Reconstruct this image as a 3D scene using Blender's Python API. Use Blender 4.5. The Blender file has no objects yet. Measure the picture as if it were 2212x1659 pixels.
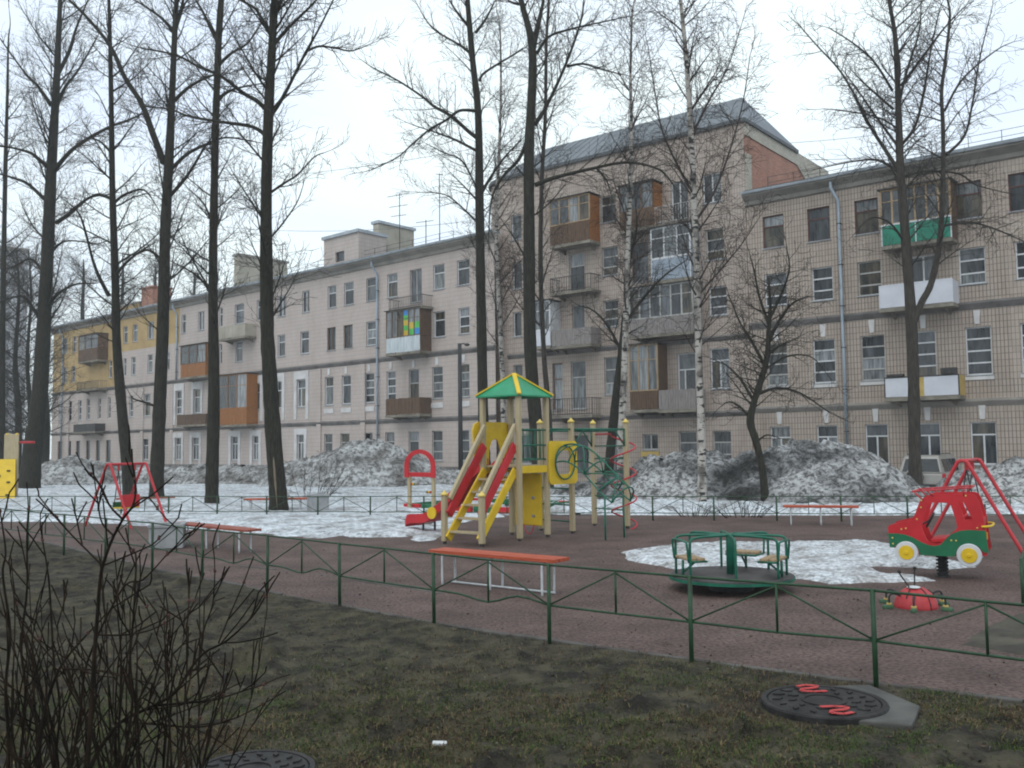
import bpy, math, random
import numpy as np
from mathutils import Vector, Matrix
random.seed(11)
PI = math.pi
sc = bpy.context.scene
COL = sc.collection

# ---------------------------------------------------------------- camera
# pixel units below are those of a 2212 x 1659 view of the photograph
F_PX, CX, CY, CAM_H, HORIZON, ROLL = 2000.0, 1106.0, 829.5, 1.9, 961.0, -0.012
PITCH = math.atan((HORIZON - CY) / F_PX)
RM = Matrix.Rotation(PI / 2 + PITCH, 3, 'X') @ Matrix.Rotation(ROLL, 3, 'Z')
cam_d = bpy.data.cameras.new('camera')
cam_d.sensor_width = 36.0
cam_d.lens = 36.0 * F_PX / 2212.0
cam_d.clip_start = 0.1
cam_d.clip_end = 2000
cam = bpy.data.objects.new('camera', cam_d)
COL.objects.link(cam)
cam.matrix_world = Matrix.Translation((0, 0, CAM_H)) @ RM.to_4x4()
sc.camera = cam

# ---------------------------------------------------------------- sky (overcast) and sun
SUN_EL, SUN_AZ = math.radians(52), math.radians(205)     # azimuth clockwise from +Y: behind the camera, a little left
world = bpy.data.worlds.new('World')
sc.world = world
world.use_nodes = True
nt = world.node_tree
nt.nodes.clear()
wo = nt.nodes.new('ShaderNodeOutputWorld')
bg = nt.nodes.new('ShaderNodeBackground')
bg.inputs['Strength'].default_value = 0.1
sky = nt.nodes.new('ShaderNodeTexSky')
sky.sky_type = 'NISHITA'
sky.sun_disc = False
sky.sun_elevation = SUN_EL
sky.sun_rotation = SUN_AZ
tc = nt.nodes.new('ShaderNodeTexCoord')
nz = nt.nodes.new('ShaderNodeTexNoise')
nz.inputs['Scale'].default_value = 2.3
nz.inputs['Detail'].default_value = 5
nz.inputs['Roughness'].default_value = 0.5
mp = nt.nodes.new('ShaderNodeMapping')
mp.inputs['Scale'].default_value = (1, 1, 2.2)
nt.links.new(tc.outputs['Generated'], mp.inputs['Vector'])
nt.links.new(mp.outputs['Vector'], nz.inputs['Vector'])
cr = nt.nodes.new('ShaderNodeValToRGB')
cr.color_ramp.elements[0].position = 0.33
cr.color_ramp.elements[0].color = (0.715, 0.82, 0.985, 1)
cr.color_ramp.elements[1].position = 0.58
cr.color_ramp.elements[1].color = (0.885, 0.985, 1.0, 1)
nt.links.new(nz.outputs['Fac'], cr.inputs['Fac'])
ten = nt.nodes.new('ShaderNodeVectorMath')
ten.operation = 'SCALE'
ten.inputs['Scale'].default_value = 13.0
nt.links.new(cr.outputs['Color'], ten.inputs[0])
mx = nt.nodes.new('ShaderNodeMix')
mx.data_type = 'RGBA'
mx.clamp_result = False
mx.inputs['Factor'].default_value = 0.9
nt.links.new(sky.outputs['Color'], mx.inputs[6])
nt.links.new(ten.outputs['Vector'], mx.inputs[7])
nt.links.new(mx.outputs[2], bg.inputs['Color'])
nt.links.new(bg.outputs['Background'], wo.inputs['Surface'])

sun_d = bpy.data.lights.new('sun', 'SUN')
sun_d.energy = 0.95
sun_d.angle = math.radians(50)
sun_d.color = (1.0, 0.985, 0.96)
sun = bpy.data.objects.new('sun', sun_d)
COL.objects.link(sun)
_sd = Vector((math.sin(SUN_AZ) * math.cos(SUN_EL), math.cos(SUN_AZ) * math.cos(SUN_EL), math.sin(SUN_EL)))
sun.rotation_euler = _sd.to_track_quat('Z', 'Y').to_euler()
sun.location = (0, -20, 40)

vs = sc.view_settings
vs.view_transform = 'Standard'
vs.look = 'None'
vs.exposure = 0.0
vs.gamma = 1.0
vs.use_curve_mapping = False
sc.cycles.filter_width = 2.0
sc.cycles.max_bounces = 5
sc.cycles.diffuse_bounces = 3
sc.cycles.glossy_bounces = 2
sc.cycles.transparent_max_bounces = 4
sc.cycles.use_denoising = True
sc.cycles.use_adaptive_sampling = False

# ---------------------------------------------------------------- pixel helpers
CAMP = Vector((0, 0, CAM_H))
def ray(x, y):
    return RM @ Vector(((x - CX) / F_PX, -(y - CY) / F_PX, -1.0))
def gnd(x, y, z=0.0):
    d = ray(x, y)
    return CAMP + d * ((z - CAM_H) / d.z)
def at_y(x, y, Y):
    d = ray(x, y)
    return CAMP + d * (Y / d.y)

# ---------------------------------------------------------------- numpy noise
def _hash(ix, iy, seed):
    h = (ix.astype(np.int64) * 374761393 + iy.astype(np.int64) * 668265263 + seed * 1442695041) & 0x7fffffff
    h = ((h ^ (h >> 13)) * 1274126177) & 0x7fffffff
    return ((h ^ (h >> 16)) & 0xffff) / 65535.0
def vnoise(x, y, seed=0):
    ix, iy = np.floor(x), np.floor(y)
    fx, fy = x - ix, y - iy
    fx = fx * fx * (3 - 2 * fx)
    fy = fy * fy * (3 - 2 * fy)
    a = _hash(ix, iy, seed); b = _hash(ix + 1, iy, seed)
    c = _hash(ix, iy + 1, seed); d = _hash(ix + 1, iy + 1, seed)
    return (a * (1 - fx) + b * fx) * (1 - fy) + (c * (1 - fx) + d * fx) * fy
def fbm(x, y, octv=4, seed=0, gain=0.5):
    t, a, s = 0, 1.0, 0.0
    for i in range(octv):
        t = t + a * (vnoise(x * 2 ** i, y * 2 ** i, seed + i * 17) - 0.5)
        s += a
        a *= gain
    return t / s * 2

# ---------------------------------------------------------------- materials
MATS = {}
def mat(name, col, rough=0.6, var=0.15, scale=6.0, col2=None, bump=0.0, bscale=40.0, spec=0.4, metal=0.0, detail=4, stretch=None, lo=0.35, hi=0.7):
    """Principled material whose colour wanders between two tones by noise (object space), with optional fine bump."""
    if name in MATS:
        return MATS[name]
    m = bpy.data.materials.new(name)
    m.use_nodes = True
    n = m.node_tree.nodes
    l = m.node_tree.links
    p = n['Principled BSDF']
    p.inputs['Roughness'].default_value = rough
    p.inputs['Specular IOR Level'].default_value = spec
    p.inputs['Metallic'].default_value = metal
    t = n.new('ShaderNodeTexCoord')
    src = t.outputs['Object']
    if stretch:
        q = n.new('ShaderNodeMapping')
        q.inputs['Scale'].default_value = stretch
        l.new(src, q.inputs['Vector'])
        src = q.outputs['Vector']
    z = n.new('ShaderNodeTexNoise')
    z.inputs['Scale'].default_value = scale
    z.inputs['Detail'].default_value = detail
    z.inputs['Roughness'].default_value = 0.62
    l.new(src, z.inputs['Vector'])
    r = n.new('ShaderNodeValToRGB')
    if col2 is None:
        col2 = tuple(min(1, c * (1 + var)) for c in col)
        col = tuple(c * (1 - var) for c in col)
    r.color_ramp.elements[0].position = lo
    r.color_ramp.elements[0].color = (*col, 1)
    r.color_ramp.elements[1].position = hi
    r.color_ramp.elements[1].color = (*col2, 1)
    l.new(z.outputs['Fac'], r.inputs['Fac'])
    l.new(r.outputs['Color'], p.inputs['Base Color'])
    if bump:
        z2 = n.new('ShaderNodeTexNoise')
        z2.inputs['Scale'].default_value = bscale
        z2.inputs['Detail'].default_value = 3
        l.new(src, z2.inputs['Vector'])
        b = n.new('ShaderNodeBump')
        b.inputs['Strength'].default_value = bump
        b.inputs['Distance'].default_value = 0.02
        l.new(z2.outputs['Fac'], b.inputs['Height'])
        l.new(b.outputs['Normal'], p.inputs['Normal'])
    MATS[name] = m
    return m

def tile_mat(name, c1, c2, joint, tw=0.15, th=0.15, jw=0.014, offset=0.0, grime=(0.55, 0.5, 0.46), gamt=0.35):
    """Facade cladding: a grid of small tiles in the wall's own x-z plane, tone varying tile by tile, soot in large soft patches."""
    m = bpy.data.materials.new(name)
    m.use_nodes = True
    n = m.node_tree.nodes
    l = m.node_tree.links
    p = n['Principled BSDF']
    p.inputs['Roughness'].default_value = 0.6
    p.inputs['Specular IOR Level'].default_value = 0.3
    t = n.new('ShaderNodeTexCoord')
    s = n.new('ShaderNodeSeparateXYZ')
    l.new(t.outputs['Object'], s.inputs[0])
    ad = n.new('ShaderNodeMath')
    ad.operation = 'ADD'
    l.new(s.outputs['X'], ad.inputs[0])
    l.new(s.outputs['Y'], ad.inputs[1])
    c = n.new('ShaderNodeCombineXYZ')
    l.new(ad.outputs[0], c.inputs['X'])
    l.new(s.outputs['Z'], c.inputs['Y'])
    b = n.new('ShaderNodeTexBrick')
    b.offset = offset
    b.squash = 1.0
    b.inputs['Scale'].default_value = 1.0
    b.inputs['Brick Width'].default_value = tw
    b.inputs['Row Height'].default_value = th
    b.inputs['Mortar Size'].default_value = jw
    b.inputs['Mortar Smooth'].default_value = 0.2
    b.inputs['Bias'].default_value = 0.0
    b.inputs['Color1'].default_value = (*c1, 1)
    b.inputs['Color2'].default_value = (*c2, 1)
    b.inputs['Mortar'].default_value = (*joint, 1)
    l.new(c.outputs[0], b.inputs['Vector'])
    z = n.new('ShaderNodeTexNoise')
    z.inputs['Scale'].default_value = 0.55
    z.inputs['Detail'].default_value = 6
    z.inputs['Roughness'].default_value = 0.65
    mpp = n.new('ShaderNodeMapping')
    mpp.inputs['Scale'].default_value = (1.6, 1.6, 0.5)
    l.new(t.outputs['Object'], mpp.inputs['Vector'])
    l.new(mpp.outputs[0], z.inputs['Vector'])
    r = n.new('ShaderNodeValToRGB')
    r.color_ramp.elements[0].position = 0.42
    r.color_ramp.elements[0].color = (0, 0, 0, 1)
    r.color_ramp.elements[1].position = 0.72
    r.color_ramp.elements[1].color = (gamt, gamt, gamt, 1)
    l.new(z.outputs['Fac'], r.inputs['Fac'])
    mm = n.new('ShaderNodeMix')
    mm.data_type = 'RGBA'
    mm.blend_type = 'MULTIPLY'
    l.new(r.outputs['Color'], mm.inputs['Factor'])
    l.new(b.outputs['Color'], mm.inputs[6])
    mm.inputs[7].default_value = (*grime, 1)
    l.new(mm.outputs[2], p.inputs['Base Color'])
    MATS[name] = m
    return m

def glass_mat(name, col, col2, sx=3.0):
    """Window pane over a dim room or curtain: opaque, glossy, tone in vertical folds."""
    m = mat(name, col, rough=0.12, scale=1.3, col2=col2, spec=0.6, stretch=(sx, sx, 0.6), detail=2, lo=0.38, hi=0.62)
    return m

# ---------------------------------------------------------------- mesh builder
class MB:
    def __init__(self):
        self.v, self.f = [], []
    def add(self, vs_, fs_):
        o = len(self.v)
        self.v.extend([tuple(p) for p in vs_])
        self.f.extend([tuple(i + o for i in f) for f in fs_])
    def box(self, x0, x1, y0, y1, z0, z1):
        self.add([(x0, y0, z0), (x1, y0, z0), (x1, y1, z0), (x0, y1, z0), (x0, y0, z1), (x1, y0, z1), (x1, y1, z1), (x0, y1, z1)],
                 [(0, 3, 2, 1), (4, 5, 6, 7), (0, 1, 5, 4), (1, 2, 6, 5), (2, 3, 7, 6), (3, 0, 4, 7)])
        return self
    def bar(self, p0, p1, w, h, up=(0, 0, 1)):
        p0, p1 = Vector(p0), Vector(p1)
        d = (p1 - p0).normalized()
        u = Vector(up)
        if abs(d.dot(u)) > 0.99:
            u = Vector((0, 1, 0))
        a = d.cross(u).normalized()
        b = a.cross(d).normalized()
        a = a * (w / 2)
        b = b * (h / 2)
        self.add([p0 - a - b, p0 + a - b, p0 + a + b, p0 - a + b, p1 - a - b, p1 + a - b, p1 + a + b, p1 - a + b],
                 [(0, 1, 2, 3), (7, 6, 5, 4), (4, 5, 1, 0), (5, 6, 2, 1), (6, 7, 3, 2), (7, 4, 0, 3)])
        return self
    def tube(self, pts, r, n=8, cap=True, closed=False):
        pts = [Vector(p) for p in pts]
        k = len(pts)
        rs = r if isinstance(r, (list, tuple)) else [r] * k
        vs_, fs_ = [], []
        a = None
        for i, p in enumerate(pts):
            if closed:
                d = pts[(i + 1) % k] - pts[i - 1]
            else:
                d = pts[min(i + 1, k - 1)] - pts[max(i - 1, 0)]
            d.normalize()
            if a is None:
                u = Vector((0, 0, 1)) if abs(d.z) < 0.9 else Vector((1, 0, 0))
                a = d.cross(u).normalized()
            else:
                a = (a - d * a.dot(d)).normalized()
            b = d.cross(a)
            for j in range(n):
                t = 2 * PI * j / n
                vs_.append(p + (a * math.cos(t) + b * math.sin(t)) * rs[i])
        m = k if closed else k - 1
        for i in range(m):
            i2 = (i + 1) % k
            for j in range(n):
                j2 = (j + 1) % n
                fs_.append((i * n + j, i * n + j2, i2 * n + j2, i2 * n + j))
        if cap and not closed:
            fs_.append(tuple(range(n - 1, -1, -1)))
            fs_.append(tuple((k - 1) * n + j for j in range(n)))
        self.add(vs_, fs_)
        return self
    def lathe(self, prof, n=24, c=(0, 0, 0), axis='z'):
        vs_, fs_ = [], []
        for (r, z) in prof:
            for j in range(n):
                t = 2 * PI * j / n
                q = (r * math.cos(t), r * math.sin(t), z)
                if axis == 'y':
                    q = (q[0], q[2], q[1])
                vs_.append((q[0] + c[0], q[1] + c[1], q[2] + c[2]))
        for i in range(len(prof) - 1):
            for j in range(n):
                j2 = (j + 1) % n
                fs_.append((i * n + j, i * n + j2, (i + 1) * n + j2, (i + 1) * n + j))
        fs_.append(tuple(range(n - 1, -1, -1)))
        fs_.append(tuple((len(prof) - 1) * n + j for j in range(n)))
        self.add(vs_, fs_)
        return self
    def prism(self, loop, off):
        loop = [Vector(p) for p in loop]
        off = Vector(off)
        n = len(loop)
        self.add(loop + [p + off for p in loop],
                 [tuple(range(n)), tuple(range(2 * n - 1, n - 1, -1))] + [(i, i + n, (i + 1) % n + n, (i + 1) % n) for i in range(n)])
        return self
    def ring(self, outer, inner, off):
        """plate with a hole; both loops have as many points"""
        n = len(outer)
        off = Vector(off)
        o = [Vector(p) for p in outer]
        i_ = [Vector(p) for p in inner]
        vs_ = o + i_ + [p + off for p in o] + [p + off for p in i_]
        fs_ = []
        for k in range(n):
            q = (k + 1) % n
            fs_ += [(k, q, n + q, n + k), (2 * n + k, 3 * n + k, 3 * n + q, 2 * n + q), (k, 2 * n + k, 2 * n + q, q), (n + k, n + q, 3 * n + q, 3 * n + k)]
        self.add(vs_, fs_)
        return self
    def quad(self, a, b, c, d):
        self.add([a, b, c, d], [(0, 1, 2, 3)])
        return self
    def build(self, name, m, parent=None, smooth=False, bevel=0.0):
        me = bpy.data.meshes.new(name)
        me.from_pydata(self.v, [], self.f)
        me.update()
        if smooth:
            me.polygons.foreach_set('use_smooth', [True] * len(me.polygons))
        me.materials.append(m)
        o = bpy.data.objects.new(name, me)
        COL.objects.link(o)
        if parent is not None:
            o.parent = parent
        if bevel:
            bv = o.modifiers.new('bevel', 'BEVEL')
            bv.width = bevel
            bv.segments = 2
            bv.limit_method = 'ANGLE'
            bv.angle_limit = math.radians(40)
        return o

def tag(o, label=None, cat=None, group=None, kind=None):
    if label: o['label'] = label
    if cat: o['category'] = cat
    if group: o['group'] = group
    if kind: o['kind'] = kind
    return o
def thing(name, label, cat, loc=(0, 0, 0), rz=0.0, group=None):
    o = bpy.data.objects.new(name, None)
    o.empty_display_size = 0.3
    COL.objects.link(o)
    o.location = loc
    o.rotation_euler = (0, 0, rz)
    return tag(o, label, cat, group)
def np_mesh(name, verts, faces, m, parent=None, smooth=True):
    """verts (n,3), faces (k,3|4) numpy arrays"""
    me = bpy.data.meshes.new(name)
    nv, (nf, k) = len(verts), faces.shape
    me.vertices.add(nv)
    me.vertices.foreach_set('co', np.ascontiguousarray(verts, dtype=np.float32).ravel())
    me.loops.add(nf * k)
    me.loops.foreach_set('vertex_index', np.ascontiguousarray(faces, dtype=np.int32).ravel())
    me.polygons.add(nf)
    me.polygons.foreach_set('loop_start', np.arange(0, nf * k, k, dtype=np.int32))
    me.polygons.foreach_set('use_smooth', np.full(nf, smooth, dtype=bool))
    me.update(calc_edges=True)
    me.materials.append(m)
    o = bpy.data.objects.new(name, me)
    COL.objects.link(o)
    if parent is not None:
        o.parent = parent
    return o
def height_sheet(name, x0, x1, y0, y1, step, zf, m, mask=None, parent=None):
    """height field on a grid; cells whose corners all fail the mask are dropped"""
    nx, ny = max(2, int((x1 - x0) / step) + 1), max(2, int((y1 - y0) / step) + 1)
    X, Y = np.meshgrid(np.linspace(x0, x1, nx), np.linspace(y0, y1, ny))
    Z = zf(X, Y)
    idx = np.arange(nx * ny).reshape(ny, nx)
    q = np.stack([idx[:-1, :-1], idx[:-1, 1:], idx[1:, 1:], idx[1:, :-1]], -1).reshape(-1, 4)
    if mask is not None:
        M = mask(X, Y).ravel()
        q = q[M[q].all(axis=1)]
    V = np.stack([X.ravel(), Y.ravel(), Z.ravel()], -1)
    used = np.unique(q)
    remap = np.zeros(nx * ny, dtype=np.int64)
    remap[used] = np.arange(len(used))
    return np_mesh(name, V[used], remap[q], m, parent)
def poly_sd(X, Y, poly):
    """signed distance to a polygon, positive inside"""
    d = np.full(X.shape, 1e9)
    inside = np.zeros(X.shape, dtype=bool)
    n = len(poly)
    for i in range(n):
        ax, ay = poly[i]
        bx, by = poly[(i + 1) % n]
        ex, ey = bx - ax, by - ay
        t = np.clip(((X - ax) * ex + (Y - ay) * ey) / (ex * ex + ey * ey), 0, 1)
        d = np.minimum(d, np.hypot(X - ax - t * ex, Y - ay - t * ey))
        cross = ((ay > Y) != (by > Y)) & (X < (bx - ax) * (Y - ay) / (by - ay + 1e-12) + ax)
        inside ^= cross
    return np.where(inside, d, -d)
def sstep(a, b, x):
    t = np.clip((x - a) / (b - a), 0, 1)
    return t * t * (3 - 2 * t)
def smooth_path(pts, sub=6, closed=False):
    """Catmull-Rom through points"""
    pts = [Vector(p) for p in pts]
    n = len(pts)
    out = []
    segs = n if closed else n - 1
    for i in range(segs):
        if closed:
            a, b, c, d = pts[i - 1], pts[i], pts[(i + 1) % n], pts[(i + 2) % n]
        else:
            a, b, c, d = pts[max(i - 1, 0)], pts[i], pts[i + 1], pts[min(i + 2, n - 1)]
        for k in range(sub):
            t = k / sub
            out.append(0.5 * ((2 * b) + (c - a) * t + (2 * a - 5 * b + 4 * c - d) * t * t + (3 * b - a - 3 * c + d) * t ** 3))
    if not closed:
        out.append(pts[-1])
    return out
def circle(c, r, n, ax, ay):
    c, ax, ay = Vector(c), Vector(ax), Vector(ay)
    return [c + ax * (r * math.cos(2 * PI * i / n)) + ay * (r * math.sin(2 * PI * i / n)) for i in range(n)]
def round_rect(x0, x1, z0, z1, r, per=4, y=0.0):
    out = []
    for (cx, cz, a0) in ((x1 - r, z1 - r, 0), (x0 + r, z1 - r, 90), (x0 + r, z0 + r, 180), (x1 - r, z0 + r, 270)):
        for i in range(per + 1):
            a = math.radians(a0 + 90 * i / per)
            out.append((cx + r * math.cos(a), y, cz + r * math.sin(a)))
    return out

# ================================================================ GROUND
class Facade:
    """A wall plane: local x runs along it to the right, y into the building, z up."""
    def __init__(self, O, dr):
        self.O = Vector((O[0], O[1], 0))
        self.dr = Vector((dr[0], dr[1], 0)).normalized()
        self.n = Vector((-self.dr.y, self.dr.x, 0))
        self.rz = math.atan2(self.dr.y, self.dr.x)
    def hit(self, x, y, off=0.0):
        d = ray(x, y)
        t = ((self.O + self.n * off) - CAMP).dot(self.n) / d.dot(self.n)
        p = CAMP + d * t
        return (p - self.O).dot(self.dr), p.z
    def s(self, x, z, off=0.0):
        y = 600.0
        for _ in range(6):                      # row where that height shows
            s0, z0 = self.hit(x, y, off)
            _, z1 = self.hit(x, y + 10, off)
            y += (z - z0) / (z1 - z0) * 10
        return self.hit(x, y, off)[0]
    def w(self, s, y, z=0.0):
        p = self.O + self.dr * s + self.n * y
        return Vector((p.x, p.y, z))
FR = Facade((15.1, 44.8), (0.777, -0.629))
KL = 1.08
FL = Facade((-2.25 * KL, 53.6 * KL), (0.7501, -0.6613))

def road_dip(X, Y):
    """the lane along the house lies lower than the playground"""
    d = -((X - FR.O.x) * FR.n.x + (Y - FR.O.y) * FR.n.y)      # metres in front of the house
    return -0.45 * (1 - sstep(7.5, 11.0, d))

soil_mat = mat('soil', (0.030, 0.026, 0.019), rough=0.8, scale=2.2, col2=(0.085, 0.075, 0.050), bump=0.5, bscale=60, detail=8)
def big_ground(X, Y):
    return road_dip(X, Y) - 0.07
tag(height_sheet('ground', -210, 210, -40, 260, 10.0, lambda X, Y: np.full(X.shape, -0.56), soil_mat), kind='structure')
tag(height_sheet('yard', -60, 45, -6, 78, 0.6, big_ground, mat('wet_yard', (0.045, 0.038, 0.033), rough=0.7, scale=0.8, col2=(0.10, 0.085, 0.075), bump=0.3, bscale=30, detail=8)), kind='structure')

# --- kerb line along the near fence splits lawn from the reddish gravel path
kerb_px = [(-420, 1108), (98, 1172), (329, 1228), (610, 1285.5), (947, 1347), (1288, 1399), (1534, 1432.6), (1865, 1475.5), (2212, 1515), (2700, 1568)]
kerb_w = [gnd(*p) for p in kerb_px]
def kerb_y(X):
    xs = np.array([p.x for p in kerb_w]); ys = np.array([p.y for p in kerb_w])
    return np.interp(X, xs, ys)

gravel = mat('red_gravel', (0.088, 0.060, 0.052), rough=0.75, scale=1.1, col2=(0.170, 0.118, 0.103), bump=0.55, bscale=130, detail=10, spec=0.25)
_n = gravel.node_tree.nodes
_l = gravel.node_tree.links
_g2 = _n.new('ShaderNodeTexNoise')
_g2.inputs['Scale'].default_value = 26
_g2.inputs['Detail'].default_value = 4
_t2 = _n.new('ShaderNodeTexCoord')
_l.new(_t2.outputs['Object'], _g2.inputs['Vector'])
_r2 = _n.new('ShaderNodeValToRGB')
_r2.color_ramp.elements[0].position = 0.36
_r2.color_ramp.elements[0].color = (0.45, 0.42, 0.42, 1)
_r2.color_ramp.elements[1].position = 0.6
_r2.color_ramp.elements[1].color = (1.12, 1.1, 1.1, 1)
_l.new(_g2.outputs['Fac'], _r2.inputs['Fac'])
_m2 = _n.new('ShaderNodeMix')
_m2.data_type = 'RGBA'
_m2.blend_type = 'MULTIPLY'
_m2.inputs['Factor'].default_value = 1.0
_src = [k for k in _l if k.to_socket.name == 'Base Color'][0].from_socket
_l.new(_src, _m2.inputs[6])
_l.new(_r2.outputs['Color'], _m2.inputs[7])
_l.new(_m2.outputs[2], _n['Principled BSDF'].inputs['Base Color'])

PLAY_NOISE = lambda X, Y: 0.012 * fbm(X * 0.9, Y * 0.9, 4, 3) + 0.006 * fbm(X * 6, Y * 6, 3, 9)
tag(height_sheet('playground_path', -16, 14, 5.5, 25.5, 0.07, lambda X, Y: PLAY_NOISE(X, Y), gravel,
                 mask=lambda X, Y: (Y > kerb_y(X) - 0.05) & (Y < 25.2 - 0.15 * X)), kind='structure')

MHOLES = [(gnd(1779, 1508, 0.075), 0.75), (gnd(545, 1664, 0.05), 0.5)]
def lawn_h(X, Y):
    flat = np.ones(np.shape(X))
    for (c, r) in MHOLES:
        flat = flat * sstep(r * 0.75, r * 1.35, np.hypot(X - c.x, Y - c.y))
    torn = sstep(-0.1, 0.5, fbm(X * 0.8, Y * 0.8, 3, 121))
    clod = np.maximum(0, fbm(X * 3.4, Y * 3.4, 4, 21) - 0.05) ** 1.2 * 0.20 * (0.35 + torn) - 0.03 * torn * np.maximum(0, fbm(X * 5.5, Y * 5.5, 2, 33))
    fine = 0.030 * fbm(X * 11, Y * 11, 3, 5)
    return 0.012 + 0.03 * flat * fbm(X * 0.7, Y * 0.7, 2, 8) + flat * (clod + fine) * sstep(0.05, 0.6, kerb_y(X) - Y)
# bare wet soil with worn turf showing in patches
lawn_m = mat('worn_lawn', (0.017, 0.0145, 0.011), rough=0.85, scale=3.2, col2=(0.072, 0.063, 0.040), bump=1.0, bscale=38, detail=12, spec=0.2, lo=0.40, hi=0.62)
tag(height_sheet('lawn', -13, 7.5, 1.0, 21, 0.045, lawn_h, lawn_m, mask=lambda X, Y: (Y < kerb_y(X) - 0.03) & (Y > np.abs(X) * 0.9 - 2.5)), kind='structure')

# right-hand flower bed corner
bed = [(gnd(2012, 1393).x, gnd(2012, 1393).y), (gnd(2330, 1250).x, gnd(2330, 1250).y), (9.5, 11.5), (9.0, 8.2), (gnd(2330, 1440).x, gnd(2330, 1440).y)]
BEDSD = lambda X, Y: poly_sd(X, Y, bed) + 0.16 * fbm(X * 1.5, Y * 1.5, 4, 71)
tag(height_sheet('flower_bed', 3.2, 10, 6.5, 15, 0.06, lambda X, Y: -0.03 + 0.05 * sstep(0, 0.25, BEDSD(X, Y)) + 0.02 * fbm(X * 3, Y * 3, 4, 44) * sstep(0.1, .5, BEDSD(X, Y)) + 0.04 * sstep(0.1, 0.6, BEDSD(X, Y)) * fbm(X * 9, Y * 9, 3, 2), soil_mat,
                 mask=lambda X, Y: BEDSD(X, Y) > -0.05), kind='structure')

concrete = mat('concrete', (0.20, 0.19, 0.175), rough=0.85, scale=3.0, col2=(0.34, 0.33, 0.31), bump=0.3, bscale=80, detail=7)
kerb_m = mat('kerb_concrete', (0.040, 0.035, 0.030), rough=0.85, scale=1.6, col2=(0.135, 0.125, 0.115), bump=0.3, bscale=80, detail=7)
def kerb_run(name, pts, seglen=1.0, w=0.08, top=0.03, drop=0.015):
    """a run of kerb stones, each stone its own piece"""
    root = bpy.data.objects.new(name, None)
    COL.objects.link(root)
    tag(root, kind='structure')
    for a, b in zip(pts[:-1], pts[1:]):
        L = (b - a).length
        k = max(1, round(L / seglen))
        for i in range(k):
            p = a.lerp(b, i / k + 0.006)
            q = a.lerp(b, (i + 1) / k - 0.006)
            dz = top + random.uniform(-drop, drop)
            mb = MB()
            mb.bar((p.x, p.y, dz - 0.08), (q.x, q.y, dz - 0.08 + random.uniform(-.008, .008)), w, 0.16)
            mb.build('kerb_stone', kerb_m, root, bevel=0.012)
    return root
kerb_run('kerb', [p for p in kerb_w if p.length < 22], top=0.016, w=0.075, drop=0.01)
k2 = [gnd(521, 1224), gnd(678, 1240), gnd(873, 1270), gnd(960, 1284)]
kerb_run('inner_kerb', k2, top=0.010, w=0.06, drop=0.006)

# ---------------------------------------------------------------- snow
def snow_material(name, white, grit, scale, lo, hi, fine=7.0, fl=0.36, fh=0.56, fdark=(0.45, 0.44, 0.43), bscale=14):
    """large dirty areas times fine granular specks"""
    m = mat(name, grit, rough=0.75, scale=scale, col2=white, bump=0.9, bscale=bscale, detail=10, spec=0.25, lo=lo, hi=hi)
    n, l = m.node_tree.nodes, m.node_tree.links
    t = n.new('ShaderNodeTexCoord')
    z = n.new('ShaderNodeTexNoise')
    z.inputs['Scale'].default_value = fine
    z.inputs['Detail'].default_value = 6
    z.inputs['Roughness'].default_value = 0.75
    l.new(t.outputs['Object'], z.inputs['Vector'])
    r = n.new('ShaderNodeValToRGB')
    r.color_ramp.elements[0].position = fl
    r.color_ramp.elements[0].color = (*fdark, 1)
    r.color_ramp.elements[1].position = fh
    r.color_ramp.elements[1].color = (1, 1, 1, 1)
    l.new(z.outputs['Fac'], r.inputs['Fac'])
    x = n.new('ShaderNodeMix')
    x.data_type = 'RGBA'
    x.blend_type = 'MULTIPLY'
    x.inputs['Factor'].default_value = 1.0
    src = [k for k in l if k.to_socket.name == 'Base Color'][0].from_socket
    l.new(src, x.inputs[6])
    l.new(r.outputs['Color'], x.inputs[7])
    l.new(x.outputs[2], n['Principled BSDF'].inputs['Base Color'])
    return m
snow_clean = snow_material('thawing_snow', (0.66, 0.70, 0.74), (0.33, 0.33, 0.33), 1.3, 0.36, 0.54, fine=8.0, fl=0.38, fh=0.56, fdark=(0.36, 0.355, 0.35), bscale=8)
snow_dirty = snow_material('dirty_snow', (0.50, 0.51, 0.51), (0.17, 0.16, 0.15), 0.8, 0.40, 0.60, fine=5.0, fl=0.42, fh=0.56, fdark=(0.27, 0.26, 0.25), bscale=6)
snow_black = snow_material('sooty_snow', (0.46, 0.465, 0.465), (0.040, 0.038, 0.036), 0.5, 0.40, 0.60, fine=6.0, fl=0.43, fh=0.56, fdark=(0.20, 0.19, 0.185), bscale=7)

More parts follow.
